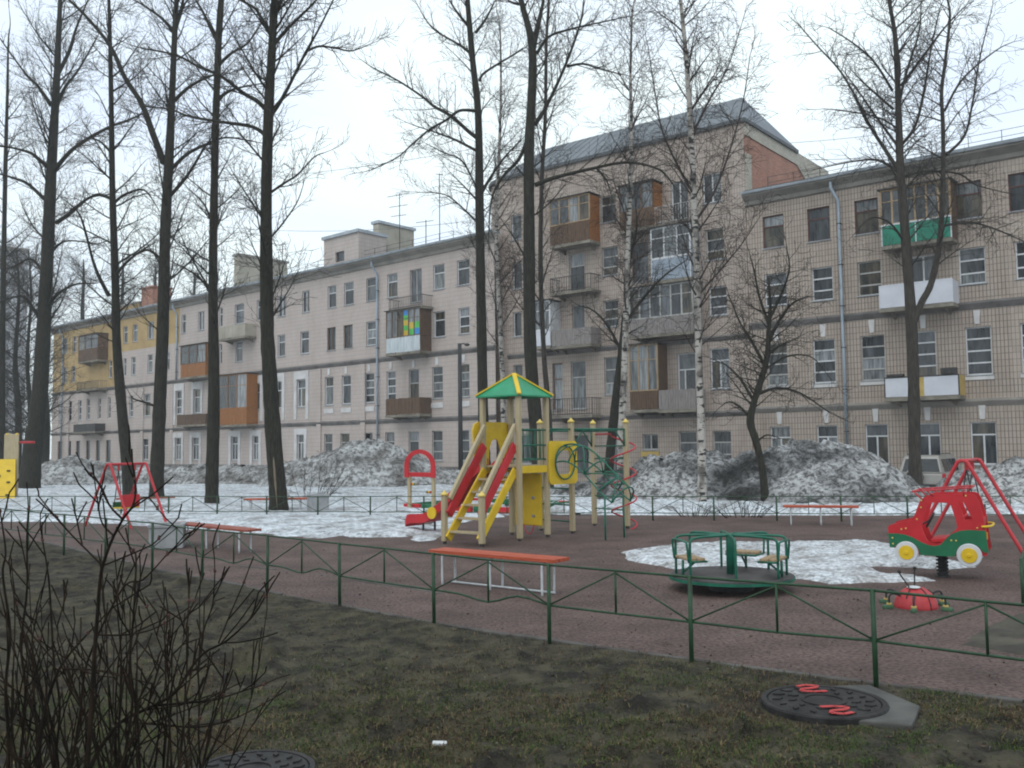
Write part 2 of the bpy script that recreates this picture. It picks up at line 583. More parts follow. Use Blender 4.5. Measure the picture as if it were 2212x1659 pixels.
snow_near = snow_material('thawing_snow_grains', (0.66, 0.69, 0.72), (0.34, 0.33, 0.32), 2.6, 0.36, 0.56, fine=13.0, fl=0.38, fh=0.58, fdark=(0.34, 0.33, 0.325), bscale=12)
def snow_field(name, label, px, h, seed, step=0.12, rag=0.5, amp=0.05, m=snow_clean, edge=0.8, base=None, kindlabel='snow'):
    poly = [(p.x, p.y) for p in (gnd(*q) for q in px)]
    xs = [p[0] for p in poly]; ys = [p[1] for p in poly]
    def sd(X, Y):
        return poly_sd(X, Y, poly) + rag * fbm(X * 1.1, Y * 1.1, 4, seed)
    def z(X, Y):
        d = sd(X, Y)
        b = PLAY_NOISE(X, Y) + (road_dip(X, Y) if base is None else base)
        return b - 0.05 + (h + 0.05) * sstep(0, edge, d) + amp * fbm(X * 1.7, Y * 1.7, 4, seed + 3) * sstep(0, 0.5, d) + 0.35 * amp * fbm(X * 9, Y * 9, 3, seed + 5) * sstep(0, 0.3, d)
    o = height_sheet(name, min(xs) - 1, max(xs) + 1, min(ys) - 1, max(ys) + 1, step, z, m, mask=lambda X, Y: sd(X, Y) > -0.06)
    return tag(o, label, kindlabel, kind='stuff')
snow_field('snow_cover', 'thawing white snow covering the yard at the left behind the swing',
           [(-500, 1122), (196, 1131), (322, 1144), (480, 1150), (640, 1163), (800, 1166), (905, 1161), (968, 1154), (958, 1140), (890, 1128), (920, 1112), (1060, 1107), (1105, 1098), (1110, 1070), (1120, 1040), (560, 1016), (200, 1022), (-700, 1030)],
           0.10, 5, step=0.13, rag=0.45, amp=0.05)
snow_field('snow_cover', 'strip of snow between the far fence and the dirty pile at the right',
           [(1110, 1098), (1180, 1106), (1300, 1108), (1400, 1113), (1600, 1112), (1780, 1115), (2000, 1112), (2600, 1118), (2700, 1060), (2100, 1050), (1400, 1050), (1120, 1040)], 0.14, 15, step=0.11, rag=0.7, amp=0.09)
snow_field('snow_patch', 'white snow patch lying between the merry-go-round and the red toy car',
           [(1312, 1192), (1380, 1184), (1460, 1176), (1600, 1171), (1760, 1169), (1900, 1170), (1975, 1183), (2040, 1208), (2136, 1226), (2050, 1233), (1900, 1226), (1930, 1240), (2055, 1256), (1900, 1262), (1790, 1268), (1700, 1252), (1560, 1248), (1440, 1232), (1350, 1216)],
           0.06, 25, step=0.035, rag=0.16, amp=0.06, edge=0.35, base=0.0, m=snow_near)
snow_field('snow_patch', 'thin grey snow patch lying under the play tower slide',
           [(885, 1176), (960, 1168), (985, 1160), (1000, 1140), (1060, 1120), (1120, 1118), (1100, 1105), (960, 1108), (880, 1140), (860, 1165)], 0.04, 35, step=0.07, rag=0.2, amp=0.03, edge=0.5, base=0.0)

def snow_pile(label, bumps, seed, m, bounds, step=0.09, rough=0.30):
    """ploughed heap: sum of ridged mounds. bumps = (x, y, rx, ry, rot, h)"""
    def h(X, Y):
        H = np.zeros(X.shape)
        for (x, y, rx, ry, rot, hh) in bumps:
            c, s = math.cos(rot), math.sin(rot)
            u = ((X - x) * c + (Y - y) * s) / rx
            v = (-(X - x) * s + (Y - y) * c) / ry
            r = np.sqrt(u * u + v * v) + 0.16 * fbm(X * 0.6, Y * 0.6, 3, seed + 7)
            H = np.maximum(H, hh * np.clip(1 - r ** 1.7, 0, 1) ** 0.95)
        return H
    def z(X, Y):
        H = h(X, Y)
        g = sstep(0.0, 0.5, H)
        n1 = fbm(X * 1.3, Y * 1.3, 5, seed, gain=0.6)
        n2 = np.abs(fbm(X * 3.1, Y * 3.1, 4, seed + 2)) - 0.35 * fbm(X * 6.5, Y * 6.5, 2, seed + 4)
        return np.minimum(road_dip(X, Y), 0) - 0.08 + H + g * rough * (n1 + 0.8 * (0.4 - n2)) * (0.4 + 0.6 * np.clip(H, 0, 1))
    o = height_sheet('snow_pile', *bounds, step, z, m, mask=lambda X, Y: h(X, Y) > 0.004)
    return tag(o, label, 'snow pile', group='ploughed snow piles along the lane')
def wpt(x, Y):
    d = ray(x, 961)
    return d.x / d.y * Y
# left low heap, long bank, tall heap by the lamp pole, big dark heap at the right, far right heap
snow_pile('dirty snow pile beside the thickest tree at far left', [(wpt(165, 50), 50, 3.2, 2.4, 0.2, 1.55), (wpt(240, 51), 51, 3.0, 2.2, 0, 1.15), (wpt(105, 50), 50, 2.0, 2.0, 0, 1.2)], 61, snow_dirty, (-30, -16, 45, 56))
snow_pile('long low snow bank below the orange balconies', [(wpt(330, 51), 51, 4, 2.2, 0, 1.0), (wpt(430, 50), 50, 4, 2.2, 0, 1.1), (wpt(520, 49), 49, 4.5, 2.2, 0, 1.0), (wpt(620, 48), 48, 4, 2.4, 0, 1.15)], 71, snow_dirty, (-26, -6, 44, 56))
snow_pile('tall grey snow pile behind the red arch of the sandbox', [(wpt(790, 45), 45, 4.2, 3.6, 0.1, 2.25), (wpt(700, 46), 46, 3.6, 3.2, 0, 1.6), (wpt(870, 45), 45, 2.6, 2.8, 0, 1.55), (wpt(960, 45), 45, 3.2, 2.2, 0, 0.75)], 81, snow_dirty, (-16, 2, 38, 52))
snow_pile('huge sooty snow pile below the drain pipe at the right', [(wpt(1760, 30.5), 30.5, 3.6, 4.4, -0.1, 1.9), (wpt(1640, 31), 31, 3.4, 3.8, 0, 1.5), (wpt(1500, 31.5), 31.5, 3.0, 3.4, 0, 1.65), (wpt(1430, 31.5), 31.5, 1.9, 2.8, 0, 1.45), (wpt(1345, 32), 32, 1.7, 2.4, 0, 0.95), (wpt(1265, 33.5), 33.5, 2.2, 2.2, 0, 0.6), (wpt(1885, 29.0), 29.0, 3.0, 3.0, -0.3, 0.75)], 91, snow_black, (1, 18, 25.2, 37))
snow_pile('dirty snow pile cut off by the right picture edge', [(wpt(2200, 27), 27, 3.0, 2.6, 0, 1.35), (wpt(2330, 27), 27, 3.4, 3, 0, 1.5), (wpt(2125, 26.5), 26.5, 1.5, 1.8, 0, 0.6)], 101, snow_black, (10, 22, 23, 31))

# ================================================================ BUILDINGS
tile_r = tile_mat('sand_tile', (0.395, 0.325, 0.27), (0.44, 0.365, 0.305), (0.16, 0.135, 0.12), tw=0.15, th=0.28, jw=0.012, gamt=0.4)
tile_t = tile_mat('tower_tile', (0.40, 0.33, 0.28), (0.45, 0.375, 0.325), (0.20, 0.17, 0.15), tw=0.15, th=0.28, jw=0.012, gamt=0.5)
tile_l = tile_mat('pink_tile', (0.48, 0.412, 0.375), (0.52, 0.447, 0.41), (0.33, 0.285, 0.26), tw=0.15, th=0.28, jw=0.012, gamt=0.3)
brick_red = tile_mat('red_brick', (0.30, 0.10, 0.055), (0.42, 0.165, 0.09), (0.30, 0.2, 0.15), tw=0.26, th=0.085, jw=0.012, offset=0.5, gamt=0.8)
brick_beige = tile_mat('beige_brick', (0.42, 0.38, 0.30), (0.52, 0.48, 0.40), (0.2, 0.18, 0.15), tw=0.26, th=0.085, jw=0.012, offset=0.5)
ochre = mat('ochre_plaster', (0.36, 0.245, 0.105), rough=0.85, scale=0.6, col2=(0.49, 0.35, 0.17), detail=7)
trim_grey = mat('grey_string_course', (0.10, 0.095, 0.09), rough=0.8, scale=1.0, col2=(0.23, 0.21, 0.2), detail=6)
trim_white = mat('white_plaster', (0.50, 0.48, 0.47), rough=0.8, scale=1.2, col2=(0.66, 0.65, 0.65), detail=6)
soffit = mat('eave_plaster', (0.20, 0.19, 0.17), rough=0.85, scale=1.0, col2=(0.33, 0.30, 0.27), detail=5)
roof_metal = mat('roof_sheet_metal', (0.085, 0.10, 0.115), rough=0.5, scale=0.7, col2=(0.15, 0.17, 0.19), detail=6, metal=0.25)
edge_metal = mat('galvanised_edge', (0.28, 0.31, 0.34), rough=0.45, scale=1.2, col2=(0.46, 0.5, 0.54), metal=0.35)
pipe_metal = mat('drain_pipe_metal', (0.24, 0.29, 0.34), rough=0.4, scale=2.0, col2=(0.42, 0.48, 0.55), metal=0.45, stretch=(4, 4, 0.6))
white_fr = mat('white_window_paint', (0.55, 0.56, 0.57), rough=0.5, scale=3, col2=(0.72, 0.73, 0.75))
grey_fr = mat('worn_window_paint', (0.33, 0.32, 0.30), rough=0.7, scale=4, col2=(0.5, 0.49, 0.47))
red_fr = mat('dark_red_window_paint', (0.065, 0.022, 0.018), rough=0.6, scale=4, col2=(0.12, 0.04, 0.032))
brown_fr = mat('brown_window_paint', (0.09, 0.05, 0.03), rough=0.7, scale=4, col2=(0.17, 0.10, 0.06))
tan_wood = mat('tan_wood', (0.27, 0.18, 0.10), rough=0.75, scale=3, col2=(0.42, 0.30, 0.18), stretch=(8, 8, 1))
orange_wood = mat('orange_varnished_wood', (0.22, 0.08, 0.018), rough=0.6, scale=3, col2=(0.36, 0.145, 0.035), stretch=(8, 8, 1))
brown_wood = mat('brown_weathered_wood', (0.06, 0.036, 0.022), rough=0.8, scale=3, col2=(0.17, 0.10, 0.06), stretch=(9, 9, 0.8))
grey_wood = mat('grey_weathered_boards', (0.17, 0.15, 0.145), rough=0.85, scale=3, col2=(0.33, 0.30, 0.285), stretch=(9, 9, 0.8))
white_board = mat('white_painted_boards', (0.42, 0.47, 0.50), rough=0.7, scale=2, col2=(0.66, 0.70, 0.72), stretch=(7, 7, 0.7))
white_panel = mat('white_panel', (0.56, 0.57, 0.62), rough=0.5, scale=1.2, col2=(0.66, 0.67, 0.72))
green_panel = mat('green_panel', (0.008, 0.16, 0.10), rough=0.5, scale=1.4, col2=(0.018, 0.24, 0.15))
blue_panel = mat('blue_grey_panel', (0.22, 0.26, 0.31), rough=0.6, scale=1.2, col2=(0.32, 0.37, 0.43))
slab_m = mat('balcony_slab', (0.13, 0.115, 0.095), rough=0.9, scale=1.5, col2=(0.30, 0.27, 0.22), detail=8)
iron = mat('dark_iron', (0.025, 0.024, 0.024), rough=0.6, scale=6, col2=(0.06, 0.055, 0.05))
yellow_wall = mat('yellow_paint_wall', (0.42, 0.29, 0.08), rough=0.8, scale=1.5, col2=(0.55, 0.40, 0.14))
GL = [glass_mat('pane_dark', (0.012, 0.015, 0.018), (0.05, 0.055, 0.06)),
      glass_mat('pane_curtain', (0.05, 0.055, 0.06), (0.20, 0.215, 0.22), 5.0),
      glass_mat('pane_grey', (0.03, 0.035, 0.04), (0.11, 0.12, 0.13), 2.0),
      glass_mat('pane_net', (0.12, 0.13, 0.14), (0.30, 0.32, 0.33), 6.0),
      glass_mat('pane_warm', (0.02, 0.018, 0.014), (0.10, 0.085, 0.06), 3.0)]
pane_blue = glass_mat('pane_blue_cloth', (0.02, 0.16, 0.5), (0.03, 0.25, 0.6))
pane_green = glass_mat('pane_green_cloth', (0.05, 0.38, 0.06), (0.1, 0.5, 0.1))
pane_yellow = glass_mat('pane_yellow_cloth', (0.5, 0.33, 0.03), (0.6, 0.42, 0.06))

def bx(*a):
    return MB().box(*a)

def window(bld, s0, s1, z0, z1, style='a', fr=None, glass=None, depth=0.17, sill=True, wy=0.0):
    """recessed window: frame bars > panes, sill"""
    fr = fr or white_fr
    w = 0.055
    y0, y1 = wy + depth - 0.07, wy + depth - 0.005
    mb = MB()
    mb.box(s0, s0 + w, y0, y1, z0, z1)
    mb.box(s1 - w, s1, y0, y1, z0, z1)
    mb.box(s0 + w, s1 - w, y0, y1, z0, z0 + w)
    mb.box(s0 + w, s1 - w, y0, y1, z1 - w, z1)
    H = z1 - z0
    rows, cols = {'a': ([0.30, 0.66], []), 'b': ([0.25, 0.5, 0.75], []), 'c': ([], [0.5]), 'd': ([0.66], []), 'e': ([0.70], [0.5]), 'f': ([], []), 'g': ([0.68], [0.38]), 'h': ([0.3], [0.5])}[style]
    zs = [z0 + w] + [z0 + H * r for r in rows] + [z1 - w]
    xs = [s0 + w] + [s0 + (s1 - s0) * c for c in cols] + [s1 - w]
    for r in zs[1:-1]:
        mb.box(s0 + w, s1 - w, y0 + 0.004, y1 - 0.004, r - 0.032, r + 0.032)
    for c in xs[1:-1]:
        top = zs[-1] if style in ('c', 'h') else zs[-2]
        mb.box(c - 0.035, c + 0.035, y0 + 0.008, y1 - 0.008, zs[0], top)
    wo_ = mb.build('window', fr, bld)
    g = glass
    for i in range(len(zs) - 1):
        last = (i == len(zs) - 2) and style in ('e', 'g')
        cx = [xs[0], xs[-1]] if last else xs
        for j in range(len(cx) - 1):
            gm = g or random.choices(GL, (5, 2.0, 4, 0.8, 1.2))[0]
            yy = wy + depth - 0.03
            p = MB().quad((cx[j], yy, zs[i]), (cx[j + 1], yy, zs[i]), (cx[j + 1], yy, zs[i + 1]), (cx[j], yy, zs[i + 1])).build('pane', gm, wo_)
    if sill:
        MB().box(s0 - 0.05, s1 + 0.05, wy - 0.07, wy + depth - 0.075, z0 - 0.045, z0 - 0.005).build('sill', edge_metal, wo_)
    return wo_

def wall_with_holes(mb, s_a, s_b, bands, wins, depth=0.17):
    wins = [w for w in wins if w[0] >= s_a - 1e-6 and w[1] <= s_b + 1e-6]
    for (za, zb) in bands:
        ws = sorted([w for w in wins if za <= (w[2] + w[3]) / 2 < zb], key=lambda w: w[0])
        cur = s_a
        for (s0, s1, z0, z1) in ws:
            if s0 > cur:
                mb.quad((cur, 0, za), (s0, 0, za), (s0, 0, zb), (cur, 0, zb))
            mb.quad((s0, 0, za), (s1, 0, za), (s1, 0, z0), (s0, 0, z0))
            mb.quad((s0, 0, z1), (s1, 0, z1), (s1, 0, zb), (s0, 0, zb))
            mb.quad((s0, 0, z0), (s0, depth, z0), (s0, depth, z1), (s0, 0, z1))
            mb.quad((s1, depth, z0), (s1, 0, z0), (s1, 0, z1), (s1, depth, z1))
            mb.quad((s0, 0, z0), (s1, 0, z0), (s1, depth, z0), (s0, depth, z0))
            mb.quad((s0, depth, z1), (s1, depth, z1), (s1, 0, z1), (s0, 0, z1))
            cur = s1
        if cur < s_b:
            mb.quad((cur, 0, za), (s_b, 0, za), (s_b, 0, zb), (cur, 0, zb))

def c8(x, y=0): return (x * .2757 + 1602.1, y * .2757 + 305)
def c1(x, y=0): return (x * .2757 + 1602.1, y * .2757 + 677.7)
def c6(x, y=0): return (x * .2757 + 1050.4, y * .2757 + 169.4)
def c7(x, y=0): return (x * .2757 + 1050.4, y * .2757 + 576)
def c5(x, y=0): return (x * .2451 + 542.2, y * .2451 + 508.3)
def c4(x, y=0): return (x * .3064, y * .3064 + 508.3)
def c2(x, y=0): return (x * .2451 + 847, y * .2451 + 779.4)

def balcony(bld, fac, cf, x0, x1, ytop, yslab, depth=1.0, par='planks', pm=None, glaze=None, gm=None, side=None, split=None, glasses=None, slab=True, closed=True, cap=None):
    """slab > parapet, side boards, rail, glazing bars, panes, canopy. cf turns crop to view pixels; y's taken at mid width."""
    xm = (x0 + x1) / 2
    s0 = fac.hit(*cf(x0, ytop), -depth)[0]
    s1 = fac.hit(*cf(x1, ytop), -depth)[0]
    zt = fac.hit(*cf(xm, ytop), -depth)[1]
    zb = fac.hit(*cf(xm, yslab), -depth)[1]
    y = -depth
    mb = MB()
    if slab:
        mb.box(s0 - 0.04, s1 + 0.04, y - 0.05, -0.003, zb - 0.16, zb)
        for q in (0.12, 0.88):
            sx = s0 + (s1 - s0) * q
            mb.prism([(sx - 0.06, -0.003, zb - 0.16), (sx - 0.06, -0.003, zb - 0.42), (sx - 0.06, y * 0.8, zb - 0.16)], (0.12, 0, 0))
    else:
        mb.box(s0, s1, y - 0.02, -0.003, zb - 0.06, zb)
    root = mb.build('balcony', slab_m, bld)
    pm = pm or brown_wood
    if par == 'planks':
        n = max(6, int((s1 - s0) / 0.14))
        mb = MB()
        for i in range(n):
            a = s0 + (s1 - s0) * i / n
            b = s0 + (s1 - s0) * (i + 1) / n
            mb.box(a + 0.006, b - 0.006, y - 0.03 + random.uniform(-.008, .008), y, zb + 0.02 + random.uniform(-.03, .02), zt + random.uniform(-.02, .015))
        mb.build('parapet', pm, root)
    elif par == 'panel':
        k = split or 1
        for i in range(k):
            a = s0 + (s1 - s0) * i / k
            b = s0 + (s1 - s0) * (i + 1) / k
            MB().box(a + 0.025, b - 0.025, y - 0.03, y, zb + 0.03, zt - 0.03).build('panel', pm, root)
        mb = MB()
        mb.box(s0 - 0.02, s1 + 0.02, y - 0.04, y + 0.03, zt - 0.03, zt + 0.03)
        for i in range(k + 1):
            a = s0 + (s1 - s0) * i / k
            mb.box(a - 0.022, a + 0.022, y - 0.036, y + 0.01, zb, zt - 0.03)
        mb.build('rail', cap or iron, root)
    elif par == 'bars':
        mb = MB()
        mb.box(s0, s1, y - 0.02, y + 0.02, zt - 0.04, zt)
        mb.box(s0, s1, y - 0.02, y + 0.02, zb + 0.06, zb + 0.1)
        n = max(4, int((s1 - s0) / 0.16))
        for i in range(n + 1):
            a = s0 + (s1 - s0) * i / n
            mb.box(a - 0.01, a + 0.01, y - 0.01, y + 0.01, zb, zt)
        for sx in (s0, s1):
            mb.box(sx - 0.02, sx + 0.02, y, -0.003, zt - 0.04, zt)
            for i in range(5):
                yy = y + depth * (i + 0.5) / 5.5
                mb.box(sx - 0.01, sx + 0.01, yy - 0.01, yy + 0.01, zb, zt)
        mb.build('rail', pm or iron, root)
    sm = side or pm
    if par != 'bars':
        for sx in (s0, s1):
            MB().box(sx - 0.018, sx + 0.018, y + 0.002, -0.003, zb + 0.02, zt - 0.006).build('side_board', sm, root)
    if glaze:
        ztop, n, frm = glaze
        zg = fac.hit(*cf(xm, ztop), -depth)[1]
        mb = MB()
        for i in range(n + 1):
            a = s0 + (s1 - s0) * i / n
            mb.box(a - 0.04, a + 0.04, y - 0.03, y + 0.03, zt + 0.03, zg)
        mb.box(s0, s1, y - 0.034, y + 0.034, zg - 0.03, zg + 0.05)
        mb.box(s0, s1, y - 0.034, y + 0.034, zt, zt + 0.07)
        mb.box(s0, s1, y - 0.02, y + 0.02, zt + (zg - zt) * 0.68 - 0.02, zt + (zg - zt) * 0.68 + 0.02)
        fo = mb.build('glazing_frame', frm, root)
        for i in range(n):
            a = s0 + (s1 - s0) * i / n + 0.04
            b = s0 + (s1 - s0) * (i + 1) / n - 0.04
            g_ = glasses[i % len(glasses)] if glasses else random.choices(GL, (4, 2, 4, 1, 2))[0]
            gl = g_ if isinstance(g_, (list, tuple)) else [g_]
            hh = (zg - 0.03) - (zt + 0.07)
            for q, gmm in enumerate(gl):
                MB().quad((a, y + 0.005, zt + 0.07 + hh * q / len(gl)), (b, y + 0.005, zt + 0.07 + hh * q / len(gl)), (b, y + 0.005, zt + 0.07 + hh * (q + 1) / len(gl)), (a, y + 0.005, zt + 0.07 + hh * (q + 1) / len(gl))).build('pane', gmm, root)
        for sx in (s0, s1):
            MB().box(sx - 0.03, sx + 0.03, y + 0.036, -0.003, zt + 0.005, zg - 0.004).build('side_wall', side or frm, root)
        MB().box(s0 - 0.12, s1 + 0.12, y - 0.15, -0.003, zg + 0.055, zg + 0.10).build('canopy', iron, root)
    return root, (s0, s1, zb, zt)

def drain_pipe(bld, s, ztop, zbot, out=0.5, r=0.075):
    mb = MB()
    mb.tube([(s - 0.25, -out + 0.1, ztop), (s - 0.25, -out + 0.1, ztop - 0.45), (s - 0.02, -0.14, ztop - 1.05), (s, -0.14, ztop - 1.25), (s, -0.14, zbot + (ztop - zbot) * 0.45), (s + 0.02, -0.16, zbot + (ztop - zbot) * 0.42), (s + 0.02, -0.16, zbot)], r, 10)
    mb.lathe([(r * 1.2, 0), (r * 1.9, 0.3)], 10, (s - 0.25, -out + 0.1, ztop - 0.15))
    o = mb.build('drain_pipe', pipe_metal, bld, smooth=True)
    zz = ztop - 2.2
    while zz > zbot + 0.5:
        MB().box(s - r - 0.02, s + r + 0.02, -0.14 - r - 0.015, -0.002, zz - 0.02, zz + 0.02).build('pipe_bracket', iron, o)
        zz -= 2.0
    return o

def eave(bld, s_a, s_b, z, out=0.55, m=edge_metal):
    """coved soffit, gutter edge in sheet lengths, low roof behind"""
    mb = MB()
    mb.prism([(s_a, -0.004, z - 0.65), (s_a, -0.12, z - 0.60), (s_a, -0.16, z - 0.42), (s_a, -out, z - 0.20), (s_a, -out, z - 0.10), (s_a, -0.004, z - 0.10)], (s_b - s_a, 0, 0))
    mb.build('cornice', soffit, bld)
    n = max(1, int((s_b - s_a) / 2.4))
    for i in range(n):
        a = s_a + (s_b - s_a) * i / n
        b = s_a + (s_b - s_a) * (i + 1) / n
        j = random.uniform(-.012, .012)
        MB().prism([(a + .004, -out - 0.10, z - 0.10 + j), (a + .004, -out - 0.13, z + 0.02 + j), (a + .004, 0.35, z + 0.20 + j), (a + .004, 0.35, z - 0.095)], (b - a - .008, 0, 0)).build('gutter_sheet', m, bld)

def roof_rail(bld, s_a, s_b, z, y=0.25):
    mb = MB()
    n = max(2, int((s_b - s_a) / 1.3))
    for i in range(n + 1):
        a = s_a + (s_b - s_a) * i / n
        mb.bar((a, y, z), (a, y, z + 0.62), 0.025, 0.025)
    for k in (0.3, 0.6):
        mb.bar((s_a, y, z + k), (s_b, y, z + k), 0.018, 0.018)
    mb.build('roof_railing', iron, bld)

# ---------------------------------------------------------------- right-hand house
B = thing('apartment_building', 'sand tiled four storey house with drain pipe, green and white balconies at the right', 'building', FR.O, FR.rz)
RZ = {4: (11.7, 13.35), 3: (8.75, 10.37), 2: (4.72, 6.84), 1: (0.8, 2.66)}
WIN, HOLES = [], []
def rw(cf, xa, xb, fl, st, fr=None, z=None, gl=None, fac=FR, Z=RZ):
    z0, z1 = z or Z[fl]
    zm = (z0 + z1) / 2
    s0, s1 = fac.s(cf(xa)[0], zm), fac.s(cf(xb)[0], zm)
    WIN.append((s0, s1, z0, z1, st, fr, gl))
    HOLES.append((s0, s1, z0, z1))
for a, b in ((165, 330), (515, 690), (885, 1070), (1670, 1880), (2090, 2300)):
    rw(c8, a, b, 4, 'd', red_fr)
rw(c8, 1260, 1500, 4, 'e', brown_fr, (10.95, 13.3))
rw(c8, 180, 355, 3, 'a'); rw(c8, 550, 715, 3, 'a'); rw(c8, 910, 1095, 3, 'a', grey_fr, None, GL[4])
rw(c8, 1325, 1525, 3, 'h', white_fr, (8.1, 10.3)); rw(c8, 1700, 1910, 3, 'a'); rw(c8, 2145, 2360, 3, 'a')
for a, b in ((200, 360), (560, 735), (935, 1125), (1340, 1525), (1755, 1960), (2190, 2410)):
    rw(c1, a, b, 2, 'b', grey_fr if a in (200, 935) else white_fr)
for a, b in ((225, 385), (590, 755), (970, 1150), (1375, 1560), (1795, 2000), (2250, 2460)):
    rw(c1, a, b, 1, 'e', white_fr)
s_l, s_r = -3.72, 19.0
mb = MB()
wall_with_holes(mb, s_l, s_r, [(-0.5, 3.55), (3.55, 7.85), (7.85, 11.1), (11.1, 14.6)], HOLES)
mb.quad((s_r, 0, -0.5), (s_r, 12, -0.5), (s_r, 12, 14.6), (s_r, 0, 14.6))
mb.quad((s_r, 12, -0.5), (s_l, 12, -0.5), (s_l, 12, 14.6), (s_r, 12, 14.6))
mb.build('wall', tile_r, B)
# facing tiles of the near wall as real pieces: the 300 largest in view one by one, the rest joined
TW, TH = 0.15, 0.28
tile_one = bpy.data.materials.new('sand_tile_single')
tile_one.use_nodes = True
_n, _l = tile_one.node_tree.nodes, tile_one.node_tree.links
_oi = _n.new('ShaderNodeObjectInfo')
_rr = _n.new('ShaderNodeValToRGB')
_rr.color_ramp.elements[0].color = (0.38, 0.312, 0.258, 1)
_rr.color_ramp.elements[1].color = (0.45, 0.375, 0.315, 1)
_l.new(_oi.outputs['Random'], _rr.inputs['Fac'])
_l.new(_rr.outputs['Color'], _n['Principled BSDF'].inputs['Base Color'])
_n['Principled BSDF'].inputs['Roughness'].default_value = 0.6
tm = MB().box(0.008, TW - 0.008, -0.012, 0.001, 0.008, TH - 0.008)
first = tm.build('tile', tile_one, B)
singles, joined = [], []
block = list(HOLES)
for i in range(int(s_l / TW) + 1, int(11.4 / TW)):
    for j in range(-1, 52):
        x0, z0 = i * TW, j * TH
        x1, z1 = x0 + TW, z0 + TH
        if z1 > 14.0 or (3.3 < z1 and z0 < 3.7) or (7.58 < z1 and z0 < 8.0):
            continue
        if any(x1 > h[0] - 0.03 and x0 < h[1] + 0.03 and z1 > h[2] - 0.06 and z0 < h[3] + 0.01 for h in block):
            continue
        (singles if (x0 > 8.2 and 4.2 < z0 < 13.9 and len(singles) < 300) else joined).append((x0, z0))
for k, (x0, z0) in enumerate(singles):
    o = first if k == 0 else first.copy()
    if k:
        COL.objects.link(o)
        o.parent = B
    o.location = (x0, 0, z0)
mb = MB()
for (x0, z0) in joined:
    mb.add([(p[0] + x0, p[1], p[2] + z0) for p in tm.v], [f for q, f in enumerate(tm.f) if q != 4])
tag(mb.build('tile_cladding', tile_r, B), kind='stuff')
for w in WIN:
    window(B, *w[:4], style=w[4], fr=w[5], glass=w[6])
for z, hh in ((3.56, 0.22), (7.86, 0.26)):
    MB().prism([(s_l, -0.003, z - hh), (s_l, -0.10, z - hh * 0.4), (s_l, -0.16, z), (s_l, -0.16, z + 0.06), (s_l, -0.003, z + 0.12)], (s_r - s_l, 0, 0)).build('string_course', trim_grey if z > 4 else soffit, B)
for w in WIN:                                  # white keystones over the lower two rows, aprons under the first-floor windows
    zt = w[3]
    if zt < 7:
        sm = (w[0] + w[1]) / 2
        MB().prism([(sm - 0.10, -0.003, zt + 0.12), (sm + 0.10, -0.003, zt + 0.12), (sm + 0.14, -0.003, zt + 0.72), (sm - 0.14, -0.003, zt + 0.72)], (0, -0.05, 0)).build('keystone', trim_white, B)
    if 4 < zt < 7:
        MB().box(w[0] - 0.06, w[1] + 0.06, -0.06, -0.003, w[2] - 0.22, w[2] - 0.07).build('apron', trim_white, B)
eave(B, s_l + 0.0, s_r, 14.65)
MB().prism([(s_l, -0.3, 14.8), (s_l, 6.0, 16.25), (s_l, 12.3, 14.8)], (s_r - s_l, 0, 0)).build('roof', roof_metal, B)
roof_rail(B, s_l + 1, s_r, 14.9, 0.5)
drain_pipe(B, FR.s(c8(790)[0], 9.0), 14.55, 0.2)
balcony(B, FR, c8, 1095, 1640, 625, 790, par='panel', pm=green_panel, split=2, glaze=(350, 6, tan_wood), side=brown_wood, cap=white_panel)
balcony(B, FR, c8, 1078, 1650, 1108, 1290, par='panel', pm=white_panel, split=1, side=white_panel, cap=white_panel)
rt, (b0, b1, zb, zt) = balcony(B, FR, c1, 1120, 1700, 490, 650, par='panel', pm=white_panel, split=2, side=yellow_wall)
MB().box(b0 + (b1 - b0) * 0.46, b0 + (b1 - b0) * 0.54, -1.05, -1.032, zb + 0.02, zt - 0.04).build('yellow_board', yellow_wall, rt)
for q0, q1, hh in ((0.03, 0.27, 0.12), (0.77, 0.98, 0.28)):
    MB().box(b0 + (b1 - b0) * q0, b0 + (b1 - b0) * q1, -1.1, -0.85, zt + 0.035, zt + 0.035 + hh).build('planter_box', iron, rt, bevel=0.02)

# ---------------------------------------------------------------- taller middle house with the rounded end
T = thing('apartment_building', 'taller five storey house with rounded end and grey hipped roof in the middle', 'building', FR.O, FR.rz)
TZ = {5: (14.6, 16.15), 4: (11.52, 13.15), 3: (8.56, 10.07), 2: (4.7, 6.82), 1: (0.75, 2.5)}
WIN, HOLES = [], []
def tw(cf, xa, xb, fl, st, fr=None, z=None, gl=None):
    rw(cf, xa, xb, fl, st, fr, z, gl, FR, TZ)
tw(c6, 195, 275, 5, 'f'); tw(c6, 895, 1015, 5, 'd', grey_fr); tw(c6, 1450, 1580, 5, 'c', white_fr, (13.9, 16.1)); tw(c6, 1695, 1840, 5, 'c')
tw(c6, 560, 740, 5, 'c', brown_fr, (14.0, 16.1)); tw(c6, 1090, 1240, 5, 'c', brown_fr, (13.9, 16.1))
tw(c6, 205, 280, 4, 'f', grey_fr); tw(c6, 650, 770, 4, 'd', grey_fr, (10.9, 13.1)); tw(c6, 905, 1030, 4, 'a', grey_fr); tw(c6, 1140, 1270, 4, 'd', brown_fr, (10.9, 13.1)); tw(c6, 1360, 1500, 4, 'c', grey_fr); tw(c6, 1720, 1860, 4, 'a', grey_fr)
